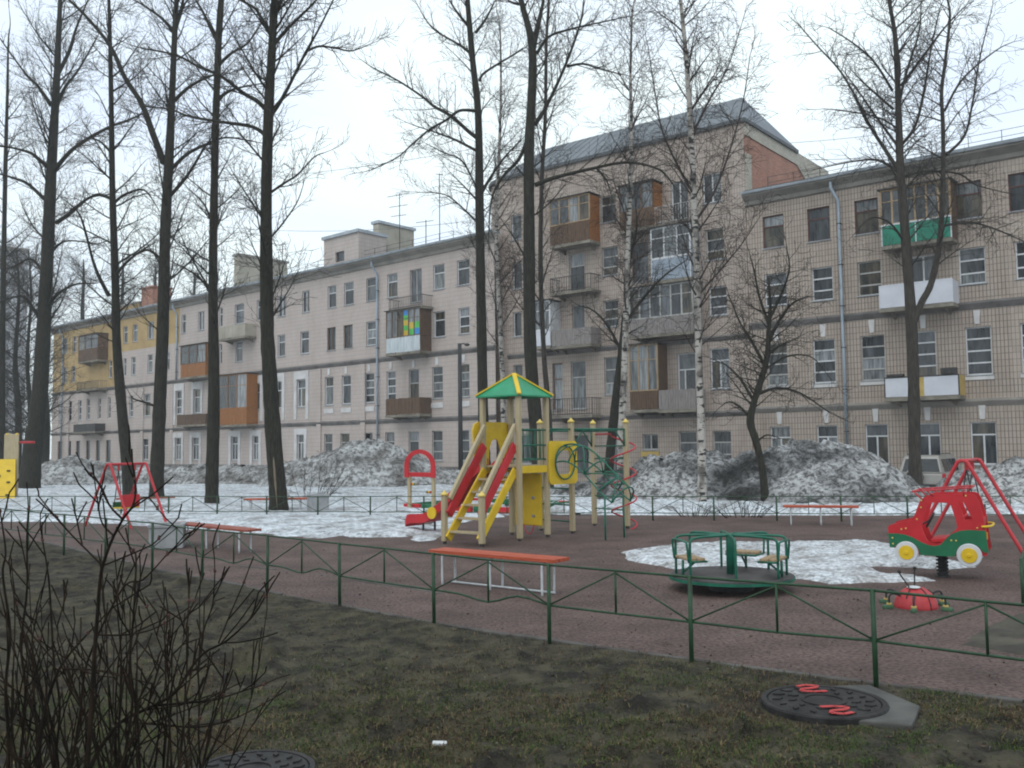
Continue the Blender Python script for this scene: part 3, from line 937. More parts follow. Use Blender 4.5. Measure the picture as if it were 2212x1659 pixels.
tw(c7, 210, 275, 3, 'f'); tw(c7, 400, 490, 3, 'd'); tw(c7, 675, 770, 3, 'f', grey_fr, (7.9, 10.05)); tw(c7, 920, 1035, 3, 'a', grey_fr); tw(c7, 1200, 1330, 3, 'd', grey_fr); tw(c7, 1420, 1560, 3, 'd', grey_fr); tw(c7, 1745, 1885, 3, 'a')
tw(c7, 215, 285, 2, 'd', grey_fr); tw(c7, 520, 600, 2, 'd', brown_fr, (3.95, 6.7)); tw(c7, 665, 780, 2, 'd', grey_fr, (3.95, 6.75)); tw(c7, 925, 1035, 2, 'a', grey_fr); tw(c7, 1180, 1320, 2, 'c', brown_fr); tw(c7, 1500, 1640, 2, 'g', white_fr, (3.95, 6.7)); tw(c7, 1755, 1905, 2, 'e')
tw(c7, 260, 370, 1, 'd', grey_fr); tw(c7, 690, 800, 1, 'f', brown_fr, (0.2, 2.4)); tw(c7, 960, 1060, 1, 'f', brown_fr, (0.2, 2.4)); tw(c7, 1225, 1345, 1, 'c', grey_fr, (1.55, 2.4)); tw(c7, 1510, 1650, 1, 'd', grey_fr); tw(c7, 1775, 1920, 1, 'a', grey_fr)
s_l, s_r, RC = -19.7, -3.75, 2.7
mb = MB()
wall_with_holes(mb, s_l, s_r, [(-0.5, 3.45), (3.45, 7.4), (7.4, 10.75), (10.75, 13.75), (13.75, 18.6)], HOLES)
arc = [(s_l - RC * math.sin(a), RC - RC * math.cos(a)) for a in [math.radians(x) for x in range(0, 91, 9)]]
for (p, q) in zip(arc[:-1], arc[1:]):
    mb.quad((q[0], q[1], -0.5), (p[0], p[1], -0.5), (p[0], p[1], 18.6), (q[0], q[1], 18.6))
e = arc[-1]
mb.quad((e[0], 12, -0.5), (e[0], e[1], -0.5), (e[0], e[1], 18.6), (e[0], 12, 18.6))
mb.quad((s_r, 12, -0.5), (e[0], 12, -0.5), (e[0], 12, 18.6), (s_r, 12, 18.6))
mb.build('wall', tile_t, T)
# brick end wall above the neighbour's roof
MB().quad((s_r, 0, -0.5), (s_r, 12, -0.5), (s_r, 12, 18.6), (s_r, 0, 18.6)).build('end_wall', brick_red, T)
mb = MB()
mb.box(s_r + 0.003, s_r + 0.06, 0.0, 12.0, 17.85, 18.58)
mb.box(s_r + 0.003, s_r + 0.055, 0.02, 0.75, 14.5, 16.9)
mb.prism([(s_r + 0.004, 7.0, 17.85), (s_r + 0.004, 11.9, 17.85), (s_r + 0.004, 11.9, 15.6), (s_r + 0.004, 9.0, 16.9)], (0.045, 0, 0))
mb.build('light_brick_band', brick_beige, T)
for w in WIN:
    window(T, *w[:4], style=w[4], fr=w[5], glass=w[6])
for z in (3.45, 7.4):
    mb = MB()
    mb.prism([(s_l, -0.003, z - 0.22), (s_l, -0.10, z - 0.08), (s_l, -0.15, z), (s_l, -0.003, z + 0.10)], (s_r - s_l, 0, 0))
    mb.build('string_course', trim_grey, T)
# hipped roof with the rounded end, standing a little over the walls
ov, zE, zR, yR, yB = 0.14, 18.70, 21.25, 3.5, 7.0
front = [(s_r + ov, -ov), (s_l, -ov)] + [(s_l - (RC + ov) * math.sin(math.radians(a)), RC - (RC + ov) * math.cos(math.radians(a))) for a in range(9, 91, 9)] + [(e[0] - ov, yB), (s_r + ov, yB)]
r1, r2 = (s_r - 1.63, yR), (s_l + 0.6, yR)
V = [(x, y, zE) for x, y in front] + [(r1[0], r1[1], zR), (r2[0], r2[1], zR)]
n = len(front)
Fc = [(0, n, n + 1, 1)] + [(i, n + 1, i + 1) for i in range(1, n - 2)] + [(n - 2, n + 1, n, n - 1), (n - 1, n, 0)]
mb = MB()
mb.add(V, [tuple(reversed(f)) for f in Fc])
mb.add([(x, y, zE - 0.002) for x, y in front], [tuple(range(n))])
mb.build('roof', roof_metal, T)
mb = MB()
edge = [Vector((x, y, zE - 0.10)) for x, y in front]
for a, b in zip(edge, edge[1:] + edge[:1]):
    mb.bar(a, b, 0.06, 0.19)
mb.build('roof_edge', mat('dark_roof_edge', (0.05, 0.055, 0.06), col2=(0.10, 0.11, 0.115)), T)
MB().box(e[0], s_r - 0.02, yB + 0.01, 11.98, 18.45, 18.66).build('flat_roof', roof_metal, T)
# standing seams
mb = MB()
for i in range(1, 24):
    q = i / 24
    a = Vector((s_r + ov + (s_l - s_r - ov) * q, -ov, zE + 0.01))
    b = Vector((r1[0] + (r2[0] - r1[0]) * q, r1[1], zR + 0.01))
    mb.bar(a, b, 0.03, 0.03)
mb.build('roof_seam', roof_metal, T)
balcony(T, FR, c6, 500, 810, 1135, 1290, par='planks', pm=brown_wood, glaze=(935, 4, tan_wood), side=orange_wood)
balcony(T, FR, c6, 1045, 1305, 1035, 1175, par='planks', pm=brown_wood, glaze=(830, 3, brown_fr), side=orange_wood)
balcony(T, FR, c6, 1318, 1590, 985, 1125, par='bars', pm=grey_fr)
balcony(T, FR, c6, 500, 815, 1545, 1665, par='bars', pm=iron)
balcony(T, FR, c6, 1295, 1600, 1400, 1575, par='panel', pm=blue_panel, split=1, glaze=(1160, 3, white_fr), side=blue_panel, cap=white_fr, glasses=GL[:3])
balcony(T, FR, c7, 515, 820, 485, 615, par='planks', pm=grey_wood)
balcony(T, FR, c7, 385, 500, 500, 625, par='panel', pm=white_panel, split=1, glaze=(275, 1, white_fr), side=white_fr, cap=white_fr)
balcony(T, FR, c7, 1125, 1620, 395, 525, par='planks', pm=grey_wood, glaze=(150, 6, grey_fr), side=grey_wood, glasses=[GL[4], GL[2], GL[0], GL[2], GL[0]])
balcony(T, FR, c7, 505, 825, 1030, 1165, par='bars', pm=iron)
balcony(T, FR, c7, 1128, 1345, 975, 1120, par='planks', pm=brown_wood, glaze=(615, 3, tan_wood), side=brown_wood, glasses=[GL[1], GL[3], GL[1]])
balcony(T, FR, c7, 1352, 1640, 962, 1118, par='planks', pm=grey_wood)
s0 = FR.s(c7(1215)[0], 1.2); s1 = FR.s(c7(1355)[0], 1.2)
MB().box(s0, s1, -0.05, -0.003, 0.9, 1.45).build('yellow_board', yellow_wall, T)

# ---------------------------------------------------------------- long house at the left
L = thing('apartment_building', 'long pink four storey house with ochre far end, stretching away at the left', 'building', FL.O, FL.rz)
LZ = {4: (12.1, 13.72), 3: (8.97, 10.64), 2: (4.97, 7.03), 1: (0.95, 2.87)}
WIN, HOLES = [], []
def lw(cf, xa, xb, fl, st, fr=None, z=None, gl=None):
    rw(cf, xa, xb, fl, st, fr, z, gl, FL, LZ)
for a, b, st in ((235, 305, 'c'), (450, 515, 'c'), (675, 750, 'd'), (820, 905, 'd'), (1015, 1105, 'd'), (1200, 1290, 'd'), (1605, 1705, 'd'), (1815, 1925, 'd')):
    lw(c5, a, b, 4, st, grey_fr if a in (1015,) else None)
lw(c5, 1400, 1505, 4, 'c', grey_fr, (11.5, 13.7))
for a, b, st, fr in ((235, 300, 'd', None), (435, 510, 'd', None), (670, 745, 'c', brown_fr), (815, 895, 'c', brown_fr), (1015, 1100, 'a', None), (1610, 1710, 'd', None), (1830, 1925, 'a', None)):
    lw(c5, a, b, 3, st, fr)
lw(c5, 1330, 1420, 3, 'd', grey_fr)
for a, b, st in ((225, 275, 'd'), (405, 485, 'g'), (650, 725, 'd'), (800, 880, 'd'), (1000, 1085, 'b'), (1195, 1275, 'b'), (1595, 1690, 'b'), (1830, 1925, 'b')):
    lw(c5, a, b, 2, st, grey_fr if a > 1500 else None)
lw(c5, 1390, 1480, 2, 'd', grey_fr, (4.3, 7.0))
for a, b in ((145, 235), (350, 445), (590, 680)):
    lw(c2, a, b, 1, 'a', grey_fr)
for a, b in ((700, 718), (735, 755), (785, 805), (832, 852)):
    lw(lambda x, y=0: (x, y), a, b, 1, 'a', grey_fr)
# far part (crop 4)
for a, b in ((440, 475), (510, 540), (870, 900), (935, 970), (1040, 1085), (1280, 1310), (1395, 1440), (1545, 1570), (1655, 1720), (1810, 1835)):
    lw(c4, a, b, 4, 'd' if a not in (1040, 1395) else 'c')
for a, b in ((440, 470), (505, 530), (765, 790), (870, 890), (925, 955), (1040, 1075), (1175, 1195), (1545, 1565), (1660, 1710)):
    lw(c4, a, b, 3, 'd')
for a, b in ((415, 440), (480, 505), (550, 575), (610, 635), (690, 710), (760, 780), (910, 940), (1015, 1060), (1240, 1285), (1365, 1415), (1795, 1835)):
    lw(c4, a, b, 2, 'd' if a % 2 else 'a')
for a, b in ((405, 435), (470, 500), (535, 565), (605, 635), (675, 705), (745, 780)):
    lw(c4, a, b, 1, 'f', brown_fr, (0.7, 2.85), GL[0])
for a, b in ((1005, 1045), (1235, 1280), (1355, 1405), (1630, 1680), (1780, 1825), (2095, 2145)):
    lw(c4, a, b, 1, 'g')
s_l, s_r = FL.s(113, 7), FL.s(1069, 10)
s_o = FL.s(388, 11)                       # end of the ochre storeys
s_o3 = FL.s(262, 9)
mb = MB()
wall_with_holes(mb, s_l, s_r, [(-0.5, 3.68), (3.68, 7.96)], HOLES)
wall_with_holes(mb, s_o3, s_r, [(7.96, 11.3)], HOLES)
wall_with_holes(mb, s_o, s_r, [(11.3, 15.0)], HOLES)
kx, ky, D = FL.dr.y, FL.n.y, 13.0           # right end runs straight back
mb.quad((s_r, 0, -0.5), (s_r + kx * D, ky * D, -0.5), (s_r + kx * D, ky * D, 15), (s_r, 0, 15))
mb.quad((s_l, 12, -0.5), (s_l, 0, -0.5), (s_l, 0, 15), (s_l, 12, 15))
mb.build('wall', tile_l, L)
H2 = [h for h in HOLES if h[1] < s_o and h[2] > 7.5]
mb = MB()
wall_with_holes(mb, s_l, s_o3, [(7.96, 11.3)], H2)
wall_with_holes(mb, s_l, s_o, [(11.3, 15.0)], H2)
mb.build('ochre_wall', ochre, L)
for w in WIN:
    window(L, *w[:4], style=w[4], fr=w[5], glass=w[6], sill=(w[1] - w[0]) > 0.7)
MB().prism([(s_l, -0.003, 3.45), (s_l, -0.14, 3.66), (s_l, -0.14, 3.72), (s_l, -0.003, 3.78)], (s_r - s_l, 0, 0)).build('string_course', trim_grey, L)
MB().prism([(s_l, -0.003, 7.70), (s_l, -0.16, 7.92), (s_l, -0.16, 7.99), (s_l, -0.003, 8.06)], (s_r - s_l, 0, 0)).build('string_course', trim_grey, L)
MB().box(s_l, s_r, -0.10, -0.003, -0.5, 0.55).build('plinth', trim_grey, L)
# pilasters that divide the lower storeys
for x in (148, 262, 308, 372, 690, 785):
    s = FL.s(x, 5)
    MB().box(s - 0.25, s + 0.25, -0.10, -0.003, 0.56, 7.69).build('pilaster', tile_l, L)
# white window surrounds (lower two storeys of the middle part), keystones and aprons elsewhere
sA, sB = FL.s(352, 5), FL.s(672, 5)
for w in WIN:
    if w[3] < 7.5 and sA < w[0] < sB:
        mb = MB()
        a, b, z0, z1 = w[0], w[1], w[2], w[3]
        up = 0.62 if z1 > 4 else 0.45
        lo = 0.95 if z1 > 4 else 0.55
        mb.box(a - 0.34, a - 0.01, -0.06, -0.003, z0 - lo, z1 + up)
        mb.box(b + 0.01, b + 0.34, -0.06, -0.003, z0 - lo, z1 + up)
        mb.box(a - 0.01, b + 0.01, -0.06, -0.003, z1 + 0.01, z1 + up)
        mb.build('window_surround', trim_white, L)
    elif w[3] < 7.5 and w[0] > sB:
        sm = (w[0] + w[1]) / 2
        if w[3] > 4:
            MB().box(sm - 0.13, sm + 0.13, -0.05, -0.003, w[3] + 0.12, w[3] + 0.60).build('keystone', trim_white, L)
            MB().box(w[0] - 0.05, w[1] + 0.05, -0.05, -0.003, w[2] - 0.62, w[2] - 0.28).build('apron', trim_white, L)
eave(L, s_l - 0.3, s_r + 0.2, 15.05)
MB().prism([(s_l - 0.3, -0.3, 15.2), (s_l - 0.3, 6.0, 16.5), (s_l - 0.3, 12.3, 15.2)], (s_r - s_l - 3.8, 0, 0)).build('roof', roof_metal, L)
roof_rail(L, s_l + 8, s_r - 4, 15.3, 0.45)
drain_pipe(L, FL.s(818, 9.0), 14.9, 0.5)
drain_pipe(L, FL.s(137, 9.0), 14.9, 0.5)
drain_pipe(L, FL.s(384, 9.0), 14.9, 8.0)
# attic gable on the facade with a small dark window
a, b = FL.s(701, 16), FL.s(776, 16)
mb = MB()
wl, wh = FL.s(726, 16), FL.s(745, 16)
H = [(wl, wh, 15.35, 16.1)]
wall_with_holes(mb, a, b, [(14.5, 17.2)], H)
for i, p in enumerate(list(mb.v)):
    mb.v[i] = (p[0], p[1] - 0.06, p[2])
mb.quad((b, -0.06, 14.5), (b, 2.5, 14.5), (b, 2.5, 17.2), (b, -0.06, 17.2))
mb.quad((a, 2.5, 14.5), (a, -0.06, 14.5), (a, -0.06, 17.2), (a, 2.5, 17.2))
g = mb.build('attic_gable', tile_l, L)
MB().quad((wl, 0.1, 15.35), (wh, 0.1, 15.35), (wh, 0.1, 16.1), (wl, 0.1, 16.1)).build('attic_window', GL[0], g)
MB().box(a - 0.1, b + 0.1, -0.22, 2.6, 17.2, 17.42).build('gable_cap', edge_metal, g)
def chimney(x0, x1, ztop, y, d, m, capm, zb=15.0):
    s0, s1 = FL.s(x0, ztop, y), FL.s(x1, ztop, y)
    o = MB().box(s0, s1, y, y + d, zb, ztop).build('chimney', m, L)
    MB().box(s0 - 0.12, s1 + 0.12, y - 0.12, y + d + 0.12, ztop + 0.002, ztop + 0.2).build('chimney_cap', capm, o)
beige_pl = mat('beige_plaster', (0.31, 0.285, 0.23), rough=0.9, scale=0.9, col2=(0.45, 0.415, 0.345), detail=7)
chimney(806, 818, 18.3, 2.2, 3.5, beige_pl, edge_metal)
chimney(506, 516, 18.7, 2.5, 5.0, beige_pl, soffit)
chimney(306, 330, 18.3, 4.0, 2.0, brick_red, brick_red)
chimney(258, 300, 17.0, 4.0, 2.0, ochre, soffit)
# television aerials
def aerial(x, ztop, rungs, y=2.0):
    s = FL.s(x, ztop, y)
    mb = MB()
    mb.tube([(s, y, 15.4), (s, y, ztop)], 0.03, 6)
    for (dz, w) in rungs:
        mb.tube([(s - w, y - 0.2, ztop - dz), (s + w * 0.7, y + 0.2, ztop - dz)], 0.022, 5)
    mb.build('aerial', iron, L)
aerial(863, 20.0, ((0.1, 1.1), (0.9, 0.9), (1.6, 0.7)))
aerial(949, 20.6, ((0.05, 0.15),))
aerial(920, 17.6, ((0.1, 0.8),))
aerial(610, 18.6, ((0.1, 0.8), (0.5, 0.6)))
# balconies
balcony(L, FL, c5, 1195, 1490, 895, 1030, par='planks', pm=white_board, glaze=(660, 6, brown_fr), side=brown_wood,
        glasses=[GL[3], GL[1], GL[4], [pane_yellow, pane_green, pane_yellow, pane_green, pane_blue], [pane_green, pane_yellow, GL[3], GL[3]], [pane_blue, pane_green, GL[3], GL[3]]])
balcony(L, FL, c5, 1215, 1505, 540, 640, par='bars', pm=iron)
balcony(L, FL, c5, 1190, 1490, 1435, 1580, par='planks', pm=brown_wood)
balcony(L, FL, c4, 1545, 1730, 635, 720, par='planks', pm=beige_pl)
balcony(L, FL, c4, 1275, 1450, 905, 995, par='planks', pm=orange_wood, glaze=(775, 3, brown_fr), side=orange_wood)
balcony(L, FL, c4, 1540, 1740, 1222, 1335, par='planks', pm=orange_wood, glaze=(985, 3, orange_wood), side=orange_wood)
balcony(L, FL, c4, 1250, 1450, 1262, 1335, par='planks', pm=brown_wood)
balcony(L, FL, c4, 555, 690, 805, 885, par='planks', pm=brown_wood, glaze=(705, 3, brown_fr))
balcony(L, FL, c4, 540, 690, 1030, 1085, par='bars', pm=iron)
balcony(L, FL, c4, 520, 670, 1330, 1385, par='planks', pm=iron)

# ---------------------------------------------------------------- pale tower block far behind at the left edge
PBp = at_y(24, 900, 150)
P = thing('tower_block', 'pale grey panel tower block far behind the trees at the left edge', 'building', (PBp.x, PBp.y, 0), math.radians(29))
pale = tile_mat('pale_panels', (0.40, 0.41, 0.43), (0.46, 0.47, 0.49), (0.3, 0.3, 0.32), tw=3.2, th=2.8, jw=0.05, grime=(0.8, 0.8, 0.8))
ztop = at_y(24, 543, 150).z
MB().box(-16, 1.9, 0, 14, -1, ztop).build('wall', pale, P)
MB().box(-16.2, 2.1, -0.2, 14.2, ztop + .002, ztop + 0.6).build('roof', soffit, P)
for fl in range(9):
    for k in range(5):
        x = -14.6 + k * 3.2
        z = 1.2 + fl * 3.1
        if z + 1.5 < ztop:
            MB().box(x, x + 1.4, -0.04, -0.003, z, z + 1.5).build('window', GL[2], P)

# ================================================================ FENCES
green_paint = mat('dark_green_fence_paint', (0.006, 0.030, 0.010), rough=0.5, scale=9, col2=(0.016, 0.065, 0.022))
def fence(label, posts, H, low, r=0.02, rr=0.011, seed=1, bend=()):
    rnd = random.Random(seed)
    root = thing('fence', label, 'fence', posts[0], 0, 'low green tube fences round the playground')
    o = Vector(posts[0])
    P = [Vector(p) - o for p in posts]
    for p in P:
        MB().tube([(p.x, p.y, p.z - 0.15), (p.x + rnd.uniform(-.008, .008), p.y, p.z + H)], r, 10).build('post', green_paint, root, smooth=True)
    for i, (a, b) in enumerate(zip(P[:-1], P[1:])):
        A, Bv = a + Vector((0, 0, H - 0.012)), b + Vector((0, 0, H - 0.012))
        m = (A + Bv) / 2 + Vector((0, 0, rnd.uniform(-.012, .004)))
        MB().tube(smooth_path([A, A.lerp(m, .5), m, m.lerp(Bv, .5), Bv], 3), rr, 8).build('top_rail', green_paint, root, smooth=True)
        l0, l1 = a + Vector((0, 0, low)), b + Vector((0, 0, low))
        lm = (l0 + l1) / 2 + Vector((0, 0, rnd.uniform(-.012, .004)))
        pts = [l0, l0.lerp(lm, .5), lm, lm.lerp(l1, .5), l1]
        if i in bend:
            pts[1] = pts[1] + Vector((0, 0, 0.055))
            pts[2] = pts[2] + Vector((0, 0, -0.035))
        MB().tube(smooth_path(pts, 3), rr, 8).build('lower_rail', green_paint, root, smooth=True)
        MB().tube([m, pts[2]], rr, 8).build('strut', green_paint, root, smooth=True)
        for q in (l0, l1):
            e = q.lerp(pts[2], 0.02) + Vector((0, 0, 0.01))
            MB().tube([e, m - Vector((0, 0, 0.02))], rr * 0.75, 6).build('brace', green_paint, root, smooth=True)
    return root
near = [(2400, 1556), (1893, 1487), (1494, 1435), (1187, 1390), (938, 1348), (734, 1310), (577, 1280), (437, 1258), (329, 1233), (235, 1213), (168, 1198), (98, 1184), (24, 1172), (-40, 1160)]
npw = []
a0, b0 = gnd(1893, 1487), gnd(329, 1233)
for k in range(-2, 14):
    # evenly spaced posts, eased onto the measured ones
    npw.append(a0.lerp(b0, k / 7.0) if not (0 <= k <= 7) else gnd(*near[k + 1]))
fence('near green tube fence crossing the whole foreground before the path', [(p.x, p.y, 0) for p in npw], 0.755, 0.36, seed=3, bend=(4, 6, 7))
f0, f1 = gnd(63, 1117), gnd(1818, 1126)
far = []
for k in range(-1, 21):
    p = f0.lerp(f1, k / 15.0)
    far.append((p.x, p.y, 0.02))
fence('far green tube fence along the snow behind the benches', far, 0.58, 0.16, r=0.022, rr=0.011, seed=5)
e = Vector(far[0])
s = npw[-1]
left = [(e.x + (s.x - e.x) * k / 2, e.y + (s.y - e.y) * k / 2, 0.02) for k in range(0, 3)]
fence('short green tube fence closing the left side of the playground', left, 0.62, 0.2, seed=7)
rp = gnd(2211, 1307)
fence('green tube fence at the right picture edge beside the flower bed', [(rp.x, rp.y, 0), (rp.x + 0.75, rp.y + 1.3, 0), (rp.x + 1.5, rp.y + 2.6, 0)], 0.53, 0.2, seed=8)

# ================================================================ BENCHES
bench_red = mat('orange_red_bench_paint', (0.30, 0.045, 0.018), rough=0.5, scale=5, col2=(0.50, 0.10, 0.04), stretch=(1, 8, 8))
bench_dull = mat('faded_red_bench_paint', (0.22, 0.055, 0.035), rough=0.6, scale=5, col2=(0.34, 0.10, 0.065), stretch=(1, 8, 8))
leg_white = mat('white_tube_paint', (0.42, 0.44, 0.45), rough=0.5, scale=8, col2=(0.62, 0.64, 0.65))
def bench(label, p, q, m, h=0.46, w=0.34, skid=False, n=3):
    """p, q = ground points under the two ends"""
    p, q = Vector(p), Vector(q)
    Lg = (q - p).length
    d = (q - p).normalized()
    root = thing('bench', label, 'bench', (p + q) / 2, math.atan2(d.y, d.x), 'backless benches round the playground')
    pw = w / n
    for i in range(n):
        y = -w / 2 + pw * i
        MB().box(-Lg / 2 + random.uniform(-.01, .01), Lg / 2 + random.uniform(-.01, .01), y + 0.006, y + pw - 0.006, h - 0.045, h + random.uniform(-.004, .004)).build('plank', m, root, bevel=0.006)
    for x in (-Lg * 0.40, 0.0, Lg * 0.40):
        mb = MB()
        yy = w / 2 - 0.05
        mb.tube(smooth_path([(x, -yy, -0.03), (x, -yy, h - 0.12), (x, -yy + 0.02, h - 0.07), (x, -yy + 0.07, h - 0.058), (x, yy - 0.07, h - 0.058), (x, yy - 0.02, h - 0.07), (x, yy, h - 0.12), (x, yy, -0.03)], 3), 0.016, 8)
        lg = mb.build('leg', leg_white, root, smooth=True)
    if skid:
        mb = MB()
        mb.tube([(-Lg * 0.40, 0.06, 0.022), (Lg * 0.43, 0.06, 0.022)], 0.014, 8)
        mb.build('ground_bar', leg_white, root, smooth=True)
    return root
bench('orange red bench right behind the near fence', gnd(945, 1258), gnd(1214, 1288), bench_red, h=0.47, w=0.36, skid=True)
bench('faded red bench beside the concrete urn at the left', gnd(378, 1174), gnd(548, 1196), bench_dull, h=0.44)
bench('red bench in the snow beneath the lone thick tree', gnd(528, 1108), gnd(662, 1106), bench_red, h=0.42)
bench('dull red bench behind the left swing', gnd(250, 1106), gnd(378, 1101), bench_dull, h=0.42)
bench('red bench before the far fence at the right', gnd(1693, 1133), gnd(1856, 1135), bench_red, h=0.44)

# ================================================================ CONCRETE URNS
urn_m = mat('pale_concrete', (0.24, 0.245, 0.25), rough=0.85, scale=4, col2=(0.34, 0.345, 0.35), bump=0.2)
def urn(label, c, w, h, rz):
    root = thing('litter_urn', label, 'litter urn', c, rz, 'concrete litter urns')
    a = w / 2
    sq = lambda k, z: [(-k, -k, z), (k, -k, z), (k, k, z), (-k, k, z)]
    mb = MB()
    mb.ring(sq(a, 0), sq(a * 0.78, 0), (0, 0, h * 0.86))
    mb.box(-a * 0.77, a * 0.77, -a * 0.77, a * 0.77, 0.0, h * 0.3)
    mb.build('body', urn_m, root, bevel=0.012)
    MB().ring(sq(a * 1.07, h * 0.862), sq(a * 0.72, h * 0.862), (0, 0, h * 0.14)).build('rim', urn_m, root, bevel=0.012)
    return root
urn('square concrete litter urn near the faded red bench', gnd(362, 1182), 0.62, 0.46, 0.25)
urn('square concrete litter urn in the snow right of the lone thick tree', gnd(687, 1110), 0.5, 0.56, 0.5)

# ================================================================ PLAY EQUIPMENT
beige = mat('beige_play_post', (0.36, 0.29, 0.175), rough=0.55, scale=5, col2=(0.45, 0.37, 0.23), stretch=(6, 6, 0.7))
pl_yellow = mat('yellow_play_board', (0.62, 0.40, 0.008), rough=0.42, scale=3, col2=(0.74, 0.50, 0.015))
cap_yellow = mat('pale_yellow_cap', (0.62, 0.45, 0.09), rough=0.4, scale=3, col2=(0.74, 0.56, 0.16))
pl_red = mat('red_play_board', (0.42, 0.010, 0.016), rough=0.42, scale=3, col2=(0.54, 0.018, 0.026))
tube_red = mat('red_tube_paint', (0.40, 0.020, 0.028), rough=0.4, scale=6, col2=(0.52, 0.035, 0.045))
pl_green = mat('green_play_board', (0.006, 0.105, 0.045), rough=0.42, scale=3, col2=(0.010, 0.15, 0.065))
roof_green = mat('green_roof_board', (0.012, 0.22, 0.10), rough=0.4, scale=3, col2=(0.018, 0.29, 0.14))
tube_green = mat('green_tube_paint', (0.004, 0.085, 0.05), rough=0.4, scale=6, col2=(0.008, 0.14, 0.085))
black_rub = mat('black_rubber', (0.012, 0.012, 0.012), rough=0.6, scale=6, col2=(0.03, 0.03, 0.03))

Fp = Vector((0.12, 18.45, 0))
ua = math.atan2(0.785, 0.62)
PT = thing('play_tower', 'yellow, red and green play tower with roof, ladder, slide and climbing bars', 'play tower', Fp, ua)
S = 0.93
def post(x, y, z1, w=0.1, cap=False, parent=PT):
    o = MB().box(x - w / 2, x + w / 2, y - w / 2, y + w / 2, 0.05, z1).build('post', beige, parent, bevel=0.014)
    MB().box(x - 0.025, x + 0.025, y - 0.025, y + 0.025, -0.1, 0.06).build('post_foot', iron, o)
    if cap:
        MB().lathe([(w * 0.72, 0), (w * 0.74, 0.03), (w * 0.5, 0.06), (w * 0.28, 0.065), (w * 0.24, 0.09), (0.004, 0.1)], 14, (x, y, z1 + 0.002)).build('post_cap', cap_yellow, o, smooth=True)
    return o
for (x, y) in ((0, 0), (S, 0), (0, S), (S, S)):
    post(x, y, 2.93)
# platform
for i in range(6):
    MB().box(0.05 + i * 0.139, 0.05 + i * 0.139 + 0.133, 0.03, S - 0.03, 1.45, 1.49).build('floor_plank', beige, PT, bevel=0.005)
for (a, b, c, d) in ((0.05, S - .05, -0.045, -0.012), (0.05, S - .05, S + .012, S + .045)):
    MB().box(a, b, c, d, 1.33, 1.475).build('fascia', pl_yellow, PT, bevel=0.008)
MB().box(S + 0.012, S + 0.045, 0.05, S - .05, 1.33, 1.475).build('fascia', pl_yellow, PT, bevel=0.008)
MB().box(0.1, S - 0.1, 0.1, S - 0.1, 1.40, 1.445).build('floor_frame', iron, PT)
# roof: four green boards, yellow hips
k0, k1 = -0.10, S + 0.10
zr0, zr1 = 2.90, 3.35
c_ = S / 2
t = 0.05
base = [(k0, k0), (k1, k0), (k1, k1), (k0, k1)]
for i in range(4):
    (ax, ay), (bx_, by) = base[i], base[(i + 1) % 4]
    q = 0.06
    ta = (c_ + (ax - c_) * q, c_ + (ay - c_) * q)
    tb = (c_ + (bx_ - c_) * q, c_ + (by - c_) * q)
    MB().prism([(ax, ay, zr0), (bx_, by, zr0), (tb[0], tb[1], zr1), (ta[0], ta[1], zr1)], (0, 0, -0.03)).build('roof_board', roof_green, PT)
for (ax, ay) in base:
    d = Vector((c_ - ax, c_ - ay, 0)).normalized()
    MB().bar((ax - d.x * .02, ay - d.y * .02, zr0 + 0.012), (c_ - d.x * .02, c_ - d.y * .02, zr1 + 0.02), 0.085, 0.03).build('roof_ridge', pl_yellow, PT)
# ladder with hand rails on the face x = 0, running out along -x
for y in (0.07, S - 0.07):
    MB().bar((-0.03, y, 1.40), (-1.16, y, 0.10), 0.05, 0.17).build('stringer', pl_yellow, PT, bevel=0.012)
    MB().bar((-0.04, y + (0.0), 1.90), (-1.13, y, 0.56), 0.055, 0.20).build('side_board', pl_red, PT, bevel=0.03)
    MB().bar((-0.02, y, 2.30), (-1.10, y, 0.86), 0.075, 0.095).build('hand_rail', beige, PT, bevel=0.014)
for i in range(5):
    f = (i + 0.55) / 5.3
    x, z = -0.03 - 1.13 * (1 - f), 0.10 + 1.30 * f
    MB().box(x - 0.10, x + 0.09, 0.096, S - 0.096, z - 0.02, z + 0.02).build('step', beige, PT, bevel=0.005)
for y in (-0.01, S + 0.01):
    post(-1.17, y, 0.93, cap=True)
# slide on the face y = S running out along +y
path = [(0.98, 1.46), (1.15, 1.42), (1.45, 1.22), (1.9, 0.86), (2.4, 0.48), (2.75, 0.28), (3.05, 0.24), (3.3, 0.22), (3.38, 0.14)]
sp = smooth_path([(0, y, z) for y, z in path], 4)
mb = MB()
sec = [(0.20, 0.17), (0.20, -0.03), (0.73, -0.03), (0.73, 0.17), (0.70, 0.17), (0.70, 0.0), (0.23, 0.0), (0.23, 0.17)]
VV, FF = [], []
for i, p in enumerate(sp):
    for (x, dz) in sec:
        VV.append((x, p.y, p.z + dz * (1 if i < len(sp) - 3 else 0.75)))
ns = len(sec)
for i in range(len(sp) - 1):
    for j in range(ns):
        FF.append((i * ns + j, i * ns + (j + 1) % ns, (i + 1) * ns + (j + 1) % ns, (i + 1) * ns + j))
FF += [tuple(range(ns - 1, -1, -1)), tuple((len(sp) - 1) * ns + j for j in range(ns))]
mb.add(VV, FF)
sl = mb.build('slide', pl_red, PT)
for x in (0.165, 0.735):
    MB().lathe([(0.13, 0), (0.13, 0.03)], 20, (0, 0, 0)).build('slide_disc', pl_yellow, sl)
    o = sl.children[-1]
    o.rotation_euler = (0, PI / 2, 0)
    o.location = (x, 2.55, 0.45)
